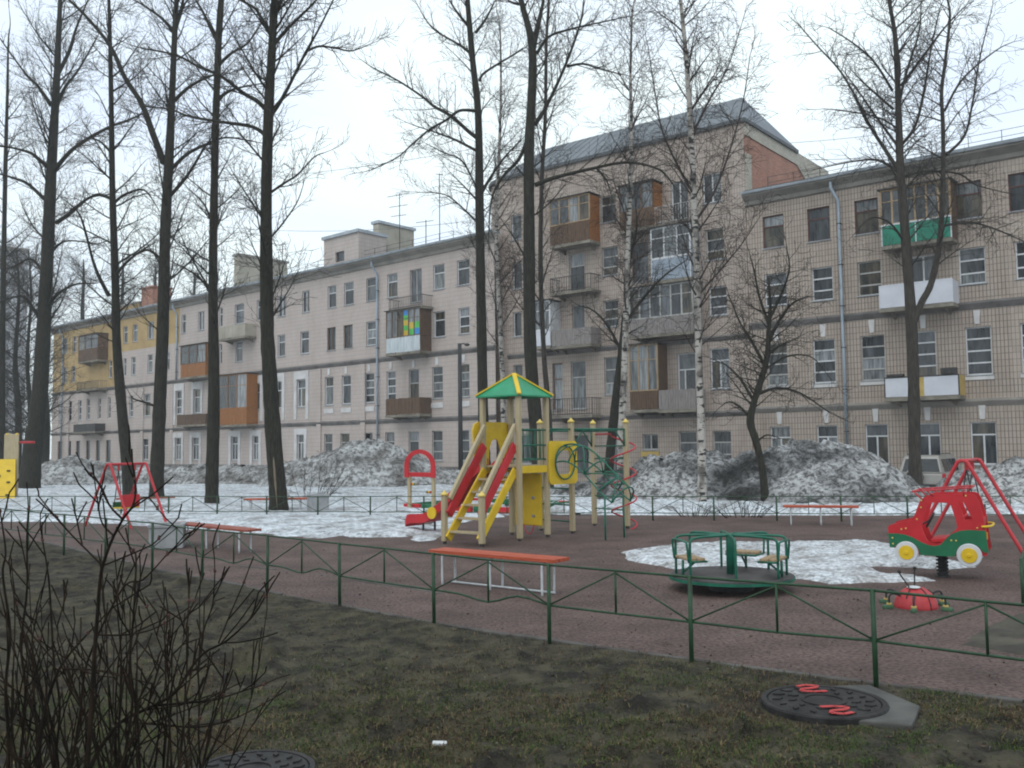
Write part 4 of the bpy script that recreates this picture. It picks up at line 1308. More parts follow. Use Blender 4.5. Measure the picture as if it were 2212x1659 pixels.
for x in (0.28, 0.65):
    MB().tube([(x, 2.9, 0.22), (x, 2.9, -0.1)], 0.025, 8).build('slide_leg', iron, sl)
# yellow arched board at the slide mouth
outer = [(-0.20, 1.62), (-0.24, 2.20), (-0.20, 2.33), (-0.08, 2.38), (0.80, 2.38), (0.93, 2.33), (0.97, 2.20), (0.93, 1.50), (0.68, 1.50), (0.66, 1.80), (0.58, 1.98), (0.465, 2.04), (0.35, 1.98), (0.27, 1.80), (0.25, 1.50), (-0.02, 1.50)]
MB().prism([(x, S + 0.055, z) for x, z in outer], (0, 0.035, 0)).build('arch_board', pl_yellow, PT)
# green railing on the face y = 0
mb = MB()
for z in (1.60, 1.89, 2.20):
    mb.tube([(0.05, -0.01, z), (S - 0.05, -0.01, z)], 0.017, 8)
for i in range(6):
    x = 0.13 + i * 0.134
    mb.tube([(x, -0.01, 1.60), (x, -0.01, 2.23)], 0.012, 6)
mb.build('railing', tube_green, PT, smooth=True)
mb = MB()
for z in (1.60, 2.20):
    mb.tube([(S + 0.01, 0.05, z), (S + 0.01, S - 0.05, z)], 0.017, 8)
for i in range(5):
    y = 0.16 + i * 0.15
    mb.tube([(S + 0.01, y, 1.60), (S + 0.01, y, 2.2)], 0.012, 6)
mb.build('railing', tube_green, PT, smooth=True)
# yellow climbing board below the platform
cb = MB().box(S - 0.02, S + 0.02, 0.13, S - 0.09, 0.22, 1.30).build('climbing_board', pl_yellow, PT, bevel=0.02)
for (y, z) in ((0.34, 0.80), (0.34, 0.42), (0.66, 0.62), (0.66, 1.02)):
    MB().lathe([(0.035, 0), (0.03, 0.03)], 12).build('hand_hold', urn_m, cb)
    o = cb.children[-1]
    o.rotation_euler = (0, -PI / 2, 0)
    o.location = (S - 0.022, y, z)
MB().box(0.06, S - 0.06, S - 0.02, S + 0.012, 1.10, 1.24).build('cross_board', pl_yellow, PT, bevel=0.01)
MB().tube(smooth_path([(S - 0.03, 0.6, 0.25), (S - 0.06, 0.5, 0.08), (S - 0.06, 0.38, 0.07), (S - 0.03, 0.32, 0.24)], 4), 0.012, 6).build('rope', tube_red, PT, smooth=True)
# second cell: crawl board with round hole, tunnel of green hoops, monkey bars, red spiral
P5, P7, P6, P8 = (1.83, 0.0), (3.43, -0.39), (3.64, 0.63), (1.99, 0.95)
for p in (P5, P7, P6, P8):
    post(p[0], p[1], 2.36, cap=True)
hc = (1.40, 1.52)
nn = 20
outl = round_rect(0.90, 1.90, 1.07, 1.97, 0.1, per=4, y=-0.10)
hole = []
for p in outl:
    a = math.atan2(p[2] - hc[1], p[0] - hc[0])
    hole.append((hc[0] + 0.33 * math.cos(a), -0.10, hc[1] + 0.33 * math.sin(a)))
MB().ring(outl, hole, (0, 0.04, 0)).build('crawl_board', pl_yellow, PT)
mb = MB()
R0 = 0.35
ax = [(0.0, 1.53), (0.25, 1.55), (0.55, 1.42), (0.85, 1.16), (1.12, 0.90), (1.35, 0.74)]
axs = smooth_path([(hc[0], -0.14 - d, z) for d, z in ax], 4)
mb.tube(circle((hc[0], -0.14, hc[1]), R0, 28, (1, 0, 0), (0, 0, 1)), 0.017, 8, closed=True)
def frame_at(i):
    tn = (axs[min(i + 1, len(axs) - 1)] - axs[max(i - 1, 0)]).normalized()
    side = Vector((1, 0, 0))
    return axs[i], side, side.cross(tn).normalized() * -1 if side.cross(tn).z < 0 else side.cross(tn).normalized()
rails = {q: [] for q in (0, 60, 120, 180, 90)}
for i in range(len(axs)):
    c, sd, up = frame_at(i)
    for q in rails:
        rails[q].append(c + sd * (R0 * math.cos(math.radians(q))) + up * (R0 * math.sin(math.radians(q))))
for q in (0, 90, 180):
    mb.tube(rails[q], 0.017, 8)
for i in (5, 10, 15, len(axs) - 1):
    c, sd, up = frame_at(i)
    mb.tube([c + sd * (R0 * math.cos(math.radians(q))) + up * (R0 * math.sin(math.radians(q))) for q in range(0, 181, 15)], 0.017, 8)
for i0, i1 in ((0, 10), (10, 20)):
    for s0, s1 in ((0, 180), (180, 0)):
        pts = []
        for k in range(11):
            i = i0 + (min(i1, len(axs) - 1) - i0) * k // 10
            c, sd, up = frame_at(i)
            q = math.radians(s0 + (s1 - s0) * k / 10)
            pts.append(c + sd * (R0 * math.cos(q)) + up * (R0 * math.sin(q)))
        mb.tube(pts, 0.014, 8)
for q in (0, 180):
    e = rails[q][17]
    mb.tube([e, (e.x, e.y, -0.1)], 0.02, 8)
mb.build('hoop_tunnel', tube_green, PT, smooth=True)
def v3(p, z):
    return Vector((p[0], p[1], z))
mb = MB()
zt = 2.22
mb.tube([v3(P5, zt), v3(P7, zt)], 0.024, 8)
mb.tube([v3(P8, zt), v3(P6, zt)], 0.024, 8)
mb.tube([Vector((S, 0, zt)), v3(P5, zt)], 0.02, 8)
mb.tube([Vector((S, S, zt)), v3(P8, zt)], 0.02, 8)
for i in range(1, 6):
    q = i / 6
    mb.tube([v3(P5, zt - .03).lerp(v3(P7, zt - .03), q), v3(P8, zt - .03).lerp(v3(P6, zt - .03), q)], 0.016, 8)
for (p, o) in ((P5, P7), (P7, P5), (P8, P6), (P6, P8)):
    d = (v3(o, 0) - v3(p, 0)).normalized()
    mb.tube([v3(p, zt - 0.38) + d * 0.06, v3(p, zt) + d * 0.06], 0.02, 8)
    mb.tube([v3(p, zt - 0.34) + d * 0.07, v3(p, zt) + d * 0.36], 0.016, 8)
mb.build('monkey_bars', tube_green, PT, smooth=True)
for z in (1.85, 1.56, 1.26, 0.98, 0.70, 0.41):
    MB().tube([v3(P6, z), v3(P7, z)], 0.016, 8).build('ladder_bar', tube_green, PT, smooth=True)
for z in (0.95, 0.6, 0.25):
    MB().tube([v3(P8, z), v3(P5, z)], 0.016, 8).build('ladder_bar', tube_green, PT, smooth=True)
mb = MB()
cs = v3(P7, 0) + Vector((0.03, 0.10, 0))
pts = [v3(P6, 2.12).lerp(v3(P7, 2.12), 0.08)]
for k in range(0, 101):
    a = -2 * PI * 3.7 * k / 100 + 2.2
    pts.append(cs + Vector((0.28 * math.cos(a), 0.28 * math.sin(a), 2.12 - 2.14 * k / 100)))
mb.tube(pts, 0.019, 8)
mb.build('spiral', tube_red, PT, smooth=True)

# ---------------------------------------------------------------- sandbox with the red arch
sa, sb = gnd(874, 1102), gnd(1102, 1112)
d = sb - sa
SB = thing('sandbox', 'sandbox with red and green rim boards and a red arch with counting beads', 'sandbox', sa, math.atan2(d.y, d.x))
Ls = d.length
segs = [(0, 0.16, pl_red), (0.18, 0.45, pl_green), (0.47, 0.66, pl_red), (0.68, 0.86, pl_green), (0.88, 1.0, pl_red)]
for a, b, m in segs:
    MB().box(a * Ls, b * Ls, -0.05, 0.05, 0.03, 0.20).build('rim_board', m, SB, bevel=0.015)
    MB().box(a * Ls, b * Ls, Ls * 0.8 - 0.05, Ls * 0.8 + 0.05, 0.03, 0.20).build('rim_board', m, SB, bevel=0.015)
for x in (0.06, Ls - 0.06):
    MB().box(x - 0.05, x + 0.05, 0.052, Ls * 0.8 - 0.052, 0.03, 0.20).build('rim_board', pl_green, SB, bevel=0.015)
x0, x1 = 0.30, 1.24
for x in (x0, x1):
    post(x, -0.10, 1.06, parent=SB)
xc = (x0 + x1) / 2
outer, inner = [], []
for k in range(17):
    a = PI * k / 16
    outer.append((xc + 0.60 * math.cos(a), -0.19, 1.32 + 0.48 * math.sin(a)))
    inner.append((xc + 0.44 * math.cos(a), -0.19, 1.32 + 0.36 * math.sin(a)))
outer = [(xc + 0.60, -0.19, 0.98)] + outer + [(xc - 0.60, -0.19, 0.98)]
inner = [(xc + 0.43, -0.19, 0.98)] + inner + [(xc - 0.43, -0.19, 0.98)]
MB().prism(outer + inner[::-1], (0, 0.04, 0)).build('arch', pl_red, SB)
MB().box(x0 + 0.02, x1 - 0.02, -0.145, -0.10, 1.0, 1.13).build('cross_board', pl_red, SB, bevel=0.01)
for z in (0.78, 0.56):
    w_ = MB().tube([(x0, -0.10, z), (x1, -0.10, z)], 0.008, 6).build('wire', iron, SB)
    for k in range(4):
        xb = (x0 + 0.10 + k * 0.05) if z > 0.6 else (x1 - 0.12 - k * 0.05)
        MB().lathe([(0.015, -0.02), (0.04, -0.012), (0.04, 0.012), (0.015, 0.02)], 10).build('bead', (pl_red, pl_yellow, pl_green, tan_wood)[k], w_, smooth=True)
        o = w_.children[-1]
        o.rotation_euler = (0, PI / 2, 0)
        o.location = (xb, -0.10, z)

# ---------------------------------------------------------------- merry-go-round
mg = gnd(1579, 1245, 0.16)
MG = thing('merry_go_round', 'green tube merry-go-round with round dark deck and wooden seats', 'merry-go-round', (mg.x, mg.y, 0.035), math.radians(12))
deck = mat('wet_deck', (0.035, 0.030, 0.030), rough=0.45, scale=5, col2=(0.085, 0.075, 0.075))
RD = 0.80
MB().lathe([(RD - 0.03, 0.12), (RD - 0.01, 0.128), (RD - 0.01, 0.155), (RD - 0.03, 0.16)], 48).build('deck', deck, MG)
MB().ring(circle((0, 0, 0.105), RD + 0.006, 48, (1, 0, 0), (0, 1, 0)), circle((0, 0, 0.105), RD - 0.02, 48, (1, 0, 0), (0, 1, 0)), (0, 0, 0.036)).build('deck_rim', tube_green, MG)
MB().lathe([(0.3, -0.06), (0.28, 0.11)], 20).build('hub', black_rub, MG)
MB().lathe([(0.055, 0.15), (0.053, 0.66), (0.045, 0.68)], 18).build('centre_post', tube_green, MG, smooth=True)
for a in (200, 160, 250, 300, 335, 20, 75, 115):
    t = math.radians(a)
    c, s_ = math.cos(t), math.sin(t)
    rr = 0.70
    MB().tube(smooth_path([(0.03 * c, 0.03 * s_, 0.655), (0.35 * c, 0.35 * s_, 0.66), ((rr - 0.1) * c, (rr - 0.1) * s_, 0.655), ((rr - .02) * c, (rr - .02) * s_, 0.63), (rr * c, rr * s_, 0.55), (rr * c, rr * s_, 0.15)], 4), 0.017, 8).build('hand_rail', tube_green, MG, smooth=True)
for a in (180, 317, 47):
    t = math.radians(a)
    st = bpy.data.objects.new('seat', None)
    ex, ey = Vector((math.cos(t), math.sin(t), 0)), Vector((-math.sin(t), math.cos(t), 0))
    def at_(r, s, z):
        return ex * r + ey * s + Vector((0, 0, z))
    mb = MB()
    mb.bar(at_(0.50, -0.22, 0.385), at_(0.50, 0.22, 0.385), 0.11, 0.035)
    seat = mb.build('seat', tan_wood, MG, bevel=0.008)
    MB().bar(at_(0.62, -0.22, 0.385), at_(0.62, 0.22, 0.385), 0.11, 0.035).build('seat_slat', tan_wood, seat, bevel=0.008)
    lp = smooth_path([at_(0.68, -0.24, 0.36), at_(0.70, -0.24, 0.56), at_(0.70, -0.19, 0.61), at_(0.70, 0.19, 0.61), at_(0.70, 0.24, 0.56), at_(0.68, 0.24, 0.36)], 4)
    MB().tube(lp, 0.015, 8).build('seat_loop', tube_green, seat, smooth=True)
    MB().tube([at_(0.68, -0.24, 0.36), at_(0.42, -0.2, 0.355), at_(0.42, 0.2, 0.355), at_(0.68, 0.24, 0.36)], 0.014, 8).build('seat_frame', tube_green, seat, smooth=True)
    MB().tube([at_(0.66, 0, 0.15), at_(0.66, 0, 0.36)], 0.018, 8).build('seat_post', tube_green, seat, smooth=True)
    MB().tube([at_(0.66, 0, 0.2), at_(0.46, 0, 0.355)], 0.014, 8).build('seat_brace', tube_green, seat, smooth=True)
    bpy.data.objects.remove(st)

# ---------------------------------------------------------------- red toy car on a spring
cb_ = gnd(2036.5, 1246)
KX, KZ = 0.00109 * 1.12, 0.00109
WID = 0.66
CAR = thing('spring_car', 'red and green toy jeep on a spring with white and yellow wheels', 'spring rider', (cb_.x, cb_.y, 0), math.atan2(-0.50, 0.86))
def cp(pts, y):
    return [((x - 1130) * KX, y, (1410 - z) * KZ) for x, z in pts]
def flat_board(name, loops, y, th, m, parent):
    """board cut from sheet: outer loop with holes, via a filled 2D curve"""
    cu = bpy.data.curves.new(name, 'CURVE')
    cu.dimensions = '2D'
    cu.fill_mode = 'BOTH'
    cu.extrude = th / 2
    for lp in loops:
        sp_ = cu.splines.new('POLY')
        sp_.points.add(len(lp) - 1)
        for i, (x, z) in enumerate(lp):
            sp_.points[i].co = ((x - 1130) * KX, (1410 - z) * KZ, 0, 1)
        sp_.use_cyclic_u = True
    tmp = bpy.data.objects.new(name, cu)
    COL.objects.link(tmp)
    dg = bpy.context.evaluated_depsgraph_get()
    me = bpy.data.meshes.new_from_object(tmp.evaluated_get(dg))
    bpy.data.objects.remove(tmp)
    co = np.empty(len(me.vertices) * 3, dtype=np.float32)
    me.vertices.foreach_get('co', co)
    co = co.reshape(-1, 3)
    co = np.stack([co[:, 0], y + th / 2 - co[:, 2], co[:, 1]], -1)
    me.vertices.foreach_set('co', np.ascontiguousarray(co).ravel())
    me.update()
    me.materials.clear()
    me.materials.append(m)
    o = bpy.data.objects.new(name, me)
    COL.objects.link(o)
    o.parent = parent
    return o
body = [(605, 790), (612, 760), (640, 742), (860, 675), (890, 620), (940, 470), (960, 425), (1000, 385), (1050, 360), (1110, 350), (1480, 340), (1515, 358), (1545, 420), (1590, 640), (1600, 780), (1622, 1040), (1600, 1090), (1290, 1108), (930, 1108), (640, 1028), (615, 1020)]
door = [(1030, 455), (1230, 450), (1268, 482), (1310, 650), (1325, 750), (1290, 810), (1190, 905), (1150, 950), (1105, 968), (1050, 962), (1000, 905), (962, 770), (975, 690)]
rear = [(1340, 442), (1395, 436), (1420, 505), (1475, 640), (1455, 655), (1402, 652)]
skirt = [(607, 855), (700, 852), (780, 862), (860, 892), (950, 950), (1030, 985), (1085, 992), (1150, 972), (1200, 905), (1260, 838), (1340, 795), (1440, 778), (1602, 782), (1627, 1045), (1575, 1045), (1530, 980), (1430, 945), (1330, 990), (1285, 1112), (940, 1112), (915, 1020), (850, 955), (770, 950), (690, 1000), (662, 1032), (620, 1030)]
for y in (-WID / 2, WID / 2 - 0.035):
    flat_board('side_board', [body, door, rear], y, 0.035, pl_red, CAR)
    ys = y - 0.022 if y < 0 else y + 0.037
    flat_board('skirt_board', [skirt], ys, 0.02, pl_green, CAR)
    for (wx, wz, R_) in ((798, 1082, 138), (1435, 1085, 142)):
        yw = y - 0.075 if y < 0 else y + 0.06
        w_ = MB().lathe([(R_ * KZ * 0.94, 0), (R_ * KZ, 0.012), (R_ * KZ, 0.035), (R_ * KZ * 0.94, 0.05)], 32).build('wheel', mat('white_wheel_board', (0.52, 0.53, 0.55), rough=0.5, scale=4, col2=(0.62, 0.63, 0.65)), CAR)
        w_.rotation_euler = (PI / 2, 0, 0)
        w_.location = ((wx - 1130) * KX, yw + 0.05, (1410 - wz) * KZ)
        fz = 0.052 if y < 0 else -0.017
        MB().lathe([(R_ * KZ * 0.65, 0), (R_ * KZ * 0.63, 0.012), (0.03, 0.016), (0.022, 0.028)], 28, (0, 0, fz)).build('hub_cap', pl_yellow, w_)
    if y < 0:
        for (bx0, bz) in ((970, 428), (962, 515), (914, 665), (748, 798), (795, 785), (652, 908), (655, 982), (1260, 914), (1308, 914), (1422, 362), (1522, 752)):
            yb = y - 0.03 if bz < 860 and not (bz > 700 and bx0 > 1500) else y - 0.048
            yb = y - 0.024 if bz > 860 else y - 0.002
            b_ = MB().lathe([(0.012, 0), (0.011, 0.008), (0.004, 0.012)], 10).build('bolt', cap_yellow, CAR)
            b_.rotation_euler = (PI / 2, 0, 0)
            b_.location = ((bx0 - 1130) * KX, yb, (1410 - bz) * KZ)
xr = (1608 - 1130) * KX
xf = (612 - 1130) * KX
yi = WID / 2 - 0.04
MB().box(xr - 0.06, xr - 0.03, -yi, yi, (1410 - 1080) * KZ, (1410 - 650) * KZ).build('rear_board', pl_red, CAR)
for y in (-0.2, 0.2):
    MB().box(xr - 0.028, xr - 0.015, y - 0.05, y + 0.05, (1410 - 930) * KZ, (1410 - 845) * KZ).build('rear_lamp', pl_yellow, CAR)
MB().tube(smooth_path([(xr - 0.05, -WID / 2 - 0.03, 0.735), (xr + 0.05, -WID / 2 + 0.05, 0.74), (xr + 0.07, 0, 0.745), (xr + 0.05, WID / 2 - 0.05, 0.74), (xr - 0.05, WID / 2 + 0.03, 0.735)], 4), 0.016, 8).build('rear_bar', pl_yellow, CAR, smooth=True)
MB().box(xf + 0.01, xf + 0.04, -yi, yi, 0.46, 0.70).build('front_board', pl_red, CAR)
MB().prism([(-0.10, -yi, 0.50), (0.24, -yi, 0.53), (0.34, -yi, 0.86), (0.31, -yi, 0.87), (0.20, -yi, 0.57), (-0.10, -yi, 0.54)], (0, 2 * yi, 0)).build('seat', pl_red, CAR)
stw = MB().tube(circle((-0.13, 0, 0.78), 0.11, 20, (0, 1, 0), (0.45, 0, 0.9)), 0.012, 8, closed=True).tube([(-0.13, 0, 0.78), (-0.34, 0, 0.66)], 0.012, 8)
stw.build('steering_wheel', black_rub, CAR, smooth=True)
zr = (1410 - 285) * KZ + 0.02
xa, xb = (880 - 1130) * KX, (1470 - 1130) * KX
ring_ = [(xa + 0.06, -WID / 2, zr - 0.05), (xa, -WID / 2 + 0.08, zr - 0.06), (xa, WID / 2 - 0.08, zr - 0.06), (xa + 0.06, WID / 2, zr - 0.05), (xb - 0.06, WID / 2, zr), (xb, WID / 2 - 0.08, zr), (xb, -WID / 2 + 0.08, zr), (xb - 0.06, -WID / 2, zr)]
mb = MB().tube(smooth_path(ring_, 4, closed=True), 0.012, 8, closed=True)
for y in (-WID / 2, WID / 2 - 0.002):
    mb.tube([(xa + 0.02, y, zr - 0.06), (xa + 0.13, y, 1.07)], 0.011, 8)
    mb.tube([(xa + 0.18, y, zr - 0.04), (xa + 0.26, y, 1.13)], 0.011, 8)
    mb.tube([(xb - 0.08, y, zr), (xb - 0.08, y, 1.14)], 0.011, 8)
mb.build('roof_rack', tube_red, CAR, smooth=True)
MB().box(-0.28, 0.2, -0.10, 0.10, 0.315, 0.345).build('under_bar', iron, CAR, bevel=0.008)
pts = []
for k in range(0, 97):
    a = 2 * PI * 6 * k / 96
    pts.append((0.068 * math.cos(a), 0.068 * math.sin(a), 0.02 + 0.28 * k / 96))
MB().tube(pts, 0.015, 8).build('spring', black_rub, CAR, smooth=True)
MB().lathe([(0.10, -0.02), (0.10, 0.012)], 16).build('base_plate', iron, CAR)
MB().lathe([(0.055, 0.01), (0.055, 0.31)], 12).build('spring_core', black_rub, CAR)

# ---------------------------------------------------------------- ladybird
lb = gnd(1979, 1312)
LB = thing('ladybird', 'small red ladybird play figure with black feelers and green shoes', 'play figure', (lb.x, lb.y, 0), math.radians(8))
lady_red = mat('ladybird_red', (0.36, 0.025, 0.03), rough=0.5, scale=4, col2=(0.50, 0.045, 0.05))
rb = 0.235
dome = [(rb * math.cos(math.radians(q)), 0.0 + 0.24 * math.sin(math.radians(q))) for q in (0, 8, 20, 32, 44, 56, 68, 78, 86)]
MB().lathe([(rb * 0.96, -0.02)] + dome, 28).build('shell', lady_red, LB, smooth=True)
seam = [(0.25 * 0.955 * math.sin(math.radians(q)) * 1.0, 0, 0) for q in range(0, 1)]
mb = MB()
for (ang, q0, q1) in ((-80, 0, 84), (95, 0, 60), (-150, 30, 62), (-25, 34, 62)):
    t = math.radians(ang)
    mb.tube([((rb + .002) * math.cos(math.radians(q)) * math.cos(t), (rb + .002) * math.cos(math.radians(q)) * math.sin(t), 0.242 * math.sin(math.radians(q))) for q in range(q0, q1 + 1, 6)], 0.007, 6)
mb.build('seam', black_rub, LB, smooth=True)
fc = MB().lathe([(0.075, 0), (0.07, 0.012), (0.03, 0.02)], 16).build('face', leg_white, LB, smooth=True)
fc.location = (-0.04, -0.03, 0.228)
for (x, y, tx, tz) in ((-0.10, -0.05, -0.22, 0.40), (0.02, 0.05, 0.03, 0.42)):
    f_ = MB().tube([(x, y, 0.23), (tx, y, tz)], 0.008, 6).build('feeler', black_rub, LB)
    MB().lathe([(0.004, -0.02), (0.02, -0.01), (0.02, 0.01), (0.004, 0.02)], 10, (tx, y, tz + 0.015)).build('feeler_tip', black_rub, f_, smooth=True)
shoe = mat('green_shoe', (0.03, 0.085, 0.045), rough=0.6, scale=8, col2=(0.06, 0.13, 0.06))
for a in (185, 235, 300, 5, 60, 125):
    t = math.radians(a)
    c, s_ = math.cos(t), math.sin(t)
    lg = MB().tube(smooth_path([(0.20 * c, 0.20 * s_, 0.14), (0.29 * c, 0.29 * s_, 0.17), (0.34 * c, 0.34 * s_, 0.14), (0.345 * c, 0.345 * s_, 0.05)], 4), 0.012, 6).build('leg', black_rub, LB, smooth=True)
    MB().prism([(0.30 * c - 0.03 * s_, 0.30 * s_ + 0.03 * c, -0.005), (0.42 * c - 0.035 * s_, 0.42 * s_ + 0.035 * c, -0.005), (0.42 * c + 0.035 * s_, 0.42 * s_ - 0.035 * c, -0.005), (0.30 * c + 0.03 * s_, 0.30 * s_ - 0.03 * c, -0.005)], (0, 0, 0.055)).build('shoe', shoe, lg, bevel=0.018)
    MB().lathe([(0.03, 0.051), (0.03, 0.068)], 10, (0.345 * c, 0.345 * s_, 0)).build('shoe_cuff', yellow_wall, lg)

# ---------------------------------------------------------------- swings
def swing(label, c, rz, seat_cols, H=1.54, span=0.92, half=0.52):
    root = thing('swing', label, 'swing', c, rz, 'small red tube swings')
    for y in (-half, half):
        MB().tube(smooth_path([(-span, y, -0.08), (-span * 0.55, y, H * 0.45), (-0.11, y, H - 0.09), (-0.045, y, H - 0.005), (0.045, y, H - 0.005), (0.11, y, H - 0.09), (span * 0.55, y, H * 0.45), (span, y, -0.08)], 4), 0.032, 10).build('frame', tube_red, root, smooth=True)
    MB().tube([(0, -half, H), (0, half, H)], 0.032, 10).build('top_bar', tube_red, root, smooth=True)
    for y in (-half * 0.45, half * 0.45):
        MB().bar((0, y, H - 0.02), (0, y, H - 0.16), 0.05, 0.03).build('hanger', tube_red, root)
        MB().tube([(0, y, H - 0.14), (-0.15, y, 0.52)], 0.012, 6).build('rod', iron, root)
        MB().tube([(0, y, H - 0.14), (0.15, y, 0.52)], 0.012, 6).build('rod', iron, root)
    st = MB().box(-0.17, 0.17, -half * 0.5, half * 0.5, 0.44, 0.47).build('seat', seat_cols[0], root, bevel=0.008)
    MB().box(0.15, 0.18, -half * 0.5, half * 0.5, 0.472, 0.78).build('seat_back', seat_cols[1], st, bevel=0.008)
    MB().box(-0.18, -0.15, -half * 0.5, half * 0.5, 0.472, 0.60).build('seat_front', seat_cols[2], st, bevel=0.008)
    return root
swing('red tube swing behind the bush at the left', gnd(272, 1136), math.radians(-30), (pl_yellow, pl_red, pl_green))
r_c = (gnd(2193, 1200) + gnd(1945, 1196) + gnd(2232, 1182)) / 3
swing('red tube swing behind the toy jeep at the right edge', (7.88, 16.05, 0), math.radians(-38), (black_rub, black_rub, black_rub))

# ---------------------------------------------------------------- climbing wall cut by the left edge
cw = gnd(8, 1082)
CW = thing('climbing_frame', 'climbing frame with yellow sloping wall cut off by the left edge', 'climbing frame', cw, math.radians(8))
zc = at_y(10, 992, cw.y).z
zt_ = at_y(10, 940, cw.y).z
flat = [(-0.9, -0.35, -0.03), (0.52, -0.35, -0.03), (0.30, 0.25, zc), (-0.9, 0.25, zc)]
w_ = MB().prism(flat, (0, 0.04, 0)).build('climbing_board', pl_yellow, CW)
for (x, q) in ((0.12, 0.72), (0.18, 0.45), (-0.2, 0.6), (-0.3, 0.3), (0.22, 0.15)):
    MB().box(x - 0.06, x + 0.06, -0.35 + 0.6 * q - 0.05, -0.35 + 0.6 * q + 0.02, zc * q - 0.03, zc * q + 0.03).build('hand_hold', black_rub, w_, bevel=0.015)
post(0.30, 0.34, zt_, w=0.13, parent=CW)
post(-0.05, 0.34, zt_, w=0.13, parent=CW)
MB().box(-0.14, 0.39, 0.262, 0.30, zc + .004, zt_ + 0.05).build('arch_board', beige, CW, bevel=0.03)
for x in (0.30, -0.05):
    MB().lathe([(0.085, 0), (0.08, 0.04), (0.02, 0.08)], 12, (x, 0.34, zt_ + 0.003)).build('post_cap', pl_yellow, CW, smooth=True)
MB().tube([(0.39, 0.34, zt_ - 0.28), (0.95, 0.34, zt_ - 0.28)], 0.045, 8).build('side_bar', tube_red, CW, smooth=True)

# ================================================================ TREES
def bark_mat(name, c1, c2, c3=None):
    m = mat(name, c1, rough=0.9, scale=5.0, col2=c2, bump=0.7, bscale=14, stretch=(5, 5, 0.7), detail=8, spec=0.2)
    return m
bark_dark = bark_mat('wet_poplar_bark', (0.012, 0.012, 0.009), (0.048, 0.045, 0.032))
bark_grey = bark_mat('grey_bark', (0.025, 0.021, 0.017), (0.085, 0.075, 0.062))
twig_dark = mat('dark_twigs', (0.024, 0.020, 0.016), rough=0.9, scale=3, col2=(0.055, 0.046, 0.036))
twig_birch = mat('birch_twigs', (0.028, 0.020, 0.017), rough=0.9, scale=3, col2=(0.062, 0.045, 0.038))
# birch bark: white, black lenticels in horizontal dashes and dark scars, darker towards nothing in particular
birch = bpy.data.materials.new('birch_bark')
birch.use_nodes = True
_n, _l = birch.node_tree.nodes, birch.node_tree.links
_p = _n['Principled BSDF']
_p.inputs['Roughness'].default_value = 0.75
_t = _n.new('ShaderNodeTexCoord')
_m1 = _n.new('ShaderNodeMapping'); _m1.inputs['Scale'].default_value = (2.2, 2.2, 6.5)
_m3 = _n.new('ShaderNodeMapping'); _m3.inputs['Scale'].default_value = (2.5, 2.5, 1.5)
_l.new(_t.outputs['Object'], _m1.inputs['Vector']); _l.new(_t.outputs['Object'], _m3.inputs['Vector'])
_a = _n.new('ShaderNodeTexNoise'); _a.inputs['Scale'].default_value = 1.6; _a.inputs['Detail'].default_value = 3
_b = _n.new('ShaderNodeTexNoise'); _b.inputs['Scale'].default_value = 1.2; _b.inputs['Detail'].default_value = 5
_l.new(_m1.outputs[0], _a.inputs['Vector']); _l.new(_m3.outputs[0], _b.inputs['Vector'])
_r = _n.new('ShaderNodeValToRGB')
_r.color_ramp.elements[0].position = 0.40; _r.color_ramp.elements[0].color = (0.02, 0.018, 0.016, 1)
_r.color_ramp.elements[1].position = 0.45; _r.color_ramp.elements[1].color = (0.42, 0.39, 0.35, 1)
_l.new(_a.outputs['Fac'], _r.inputs['Fac'])
_r2 = _n.new('ShaderNodeValToRGB')
_r2.color_ramp.elements[0].position = 0.38; _r2.color_ramp.elements[0].color = (0.25, 0.24, 0.23, 1)
_r2.color_ramp.elements[1].position = 0.52; _r2.color_ramp.elements[1].color = (1, 1, 1, 1)
_l.new(_b.outputs['Fac'], _r2.inputs['Fac'])
_mx = _n.new('ShaderNodeMix'); _mx.data_type = 'RGBA'; _mx.blend_type = 'MULTIPLY'; _mx.inputs['Factor'].default_value = 1
_l.new(_r.outputs['Color'], _mx.inputs[6]); _l.new(_r2.outputs['Color'], _mx.inputs[7])
_l.new(_mx.outputs[2], _p.inputs['Base Color'])

def segs_mesh(name, segs, m, parent, sides=3):
    A = np.array(segs, dtype=np.float64)
    p0, p1, r0, r1 = A[:, 0:3], A[:, 3:6], A[:, 6:7], A[:, 7:8]
    d = p1 - p0
    d /= np.linalg.norm(d, axis=1, keepdims=True) + 1e-9
    ref = np.where(np.abs(d[:, 2:3]) < 0.9, np.array([[0, 0, 1.0]]), np.array([[1.0, 0, 0]]))
    a = np.cross(d, ref)
    a /= np.linalg.norm(a, axis=1, keepdims=True) + 1e-9
    b = np.cross(d, a)
    rings = []
    for k in range(sides):
        t = 2 * PI * k / sides
        rings.append(p0 + (a * math.cos(t) + b * math.sin(t)) * r0)
    for k in range(sides):
        t = 2 * PI * k / sides
        rings.append(p1 + d * r1 * 0.6 + (a * math.cos(t) + b * math.sin(t)) * r1)
    V = np.stack(rings, 1).reshape(-1, 3)
    n = len(A)
    base = (np.arange(n) * 2 * sides)[:, None]
    fs = []
    for k in range(sides):
        k2 = (k + 1) % sides
        fs.append(np.concatenate([base + k, base + k2, base + sides + k2, base + sides + k], 1))
    return np_mesh(name, V, np.concatenate(fs, 0), m, parent, smooth=True)

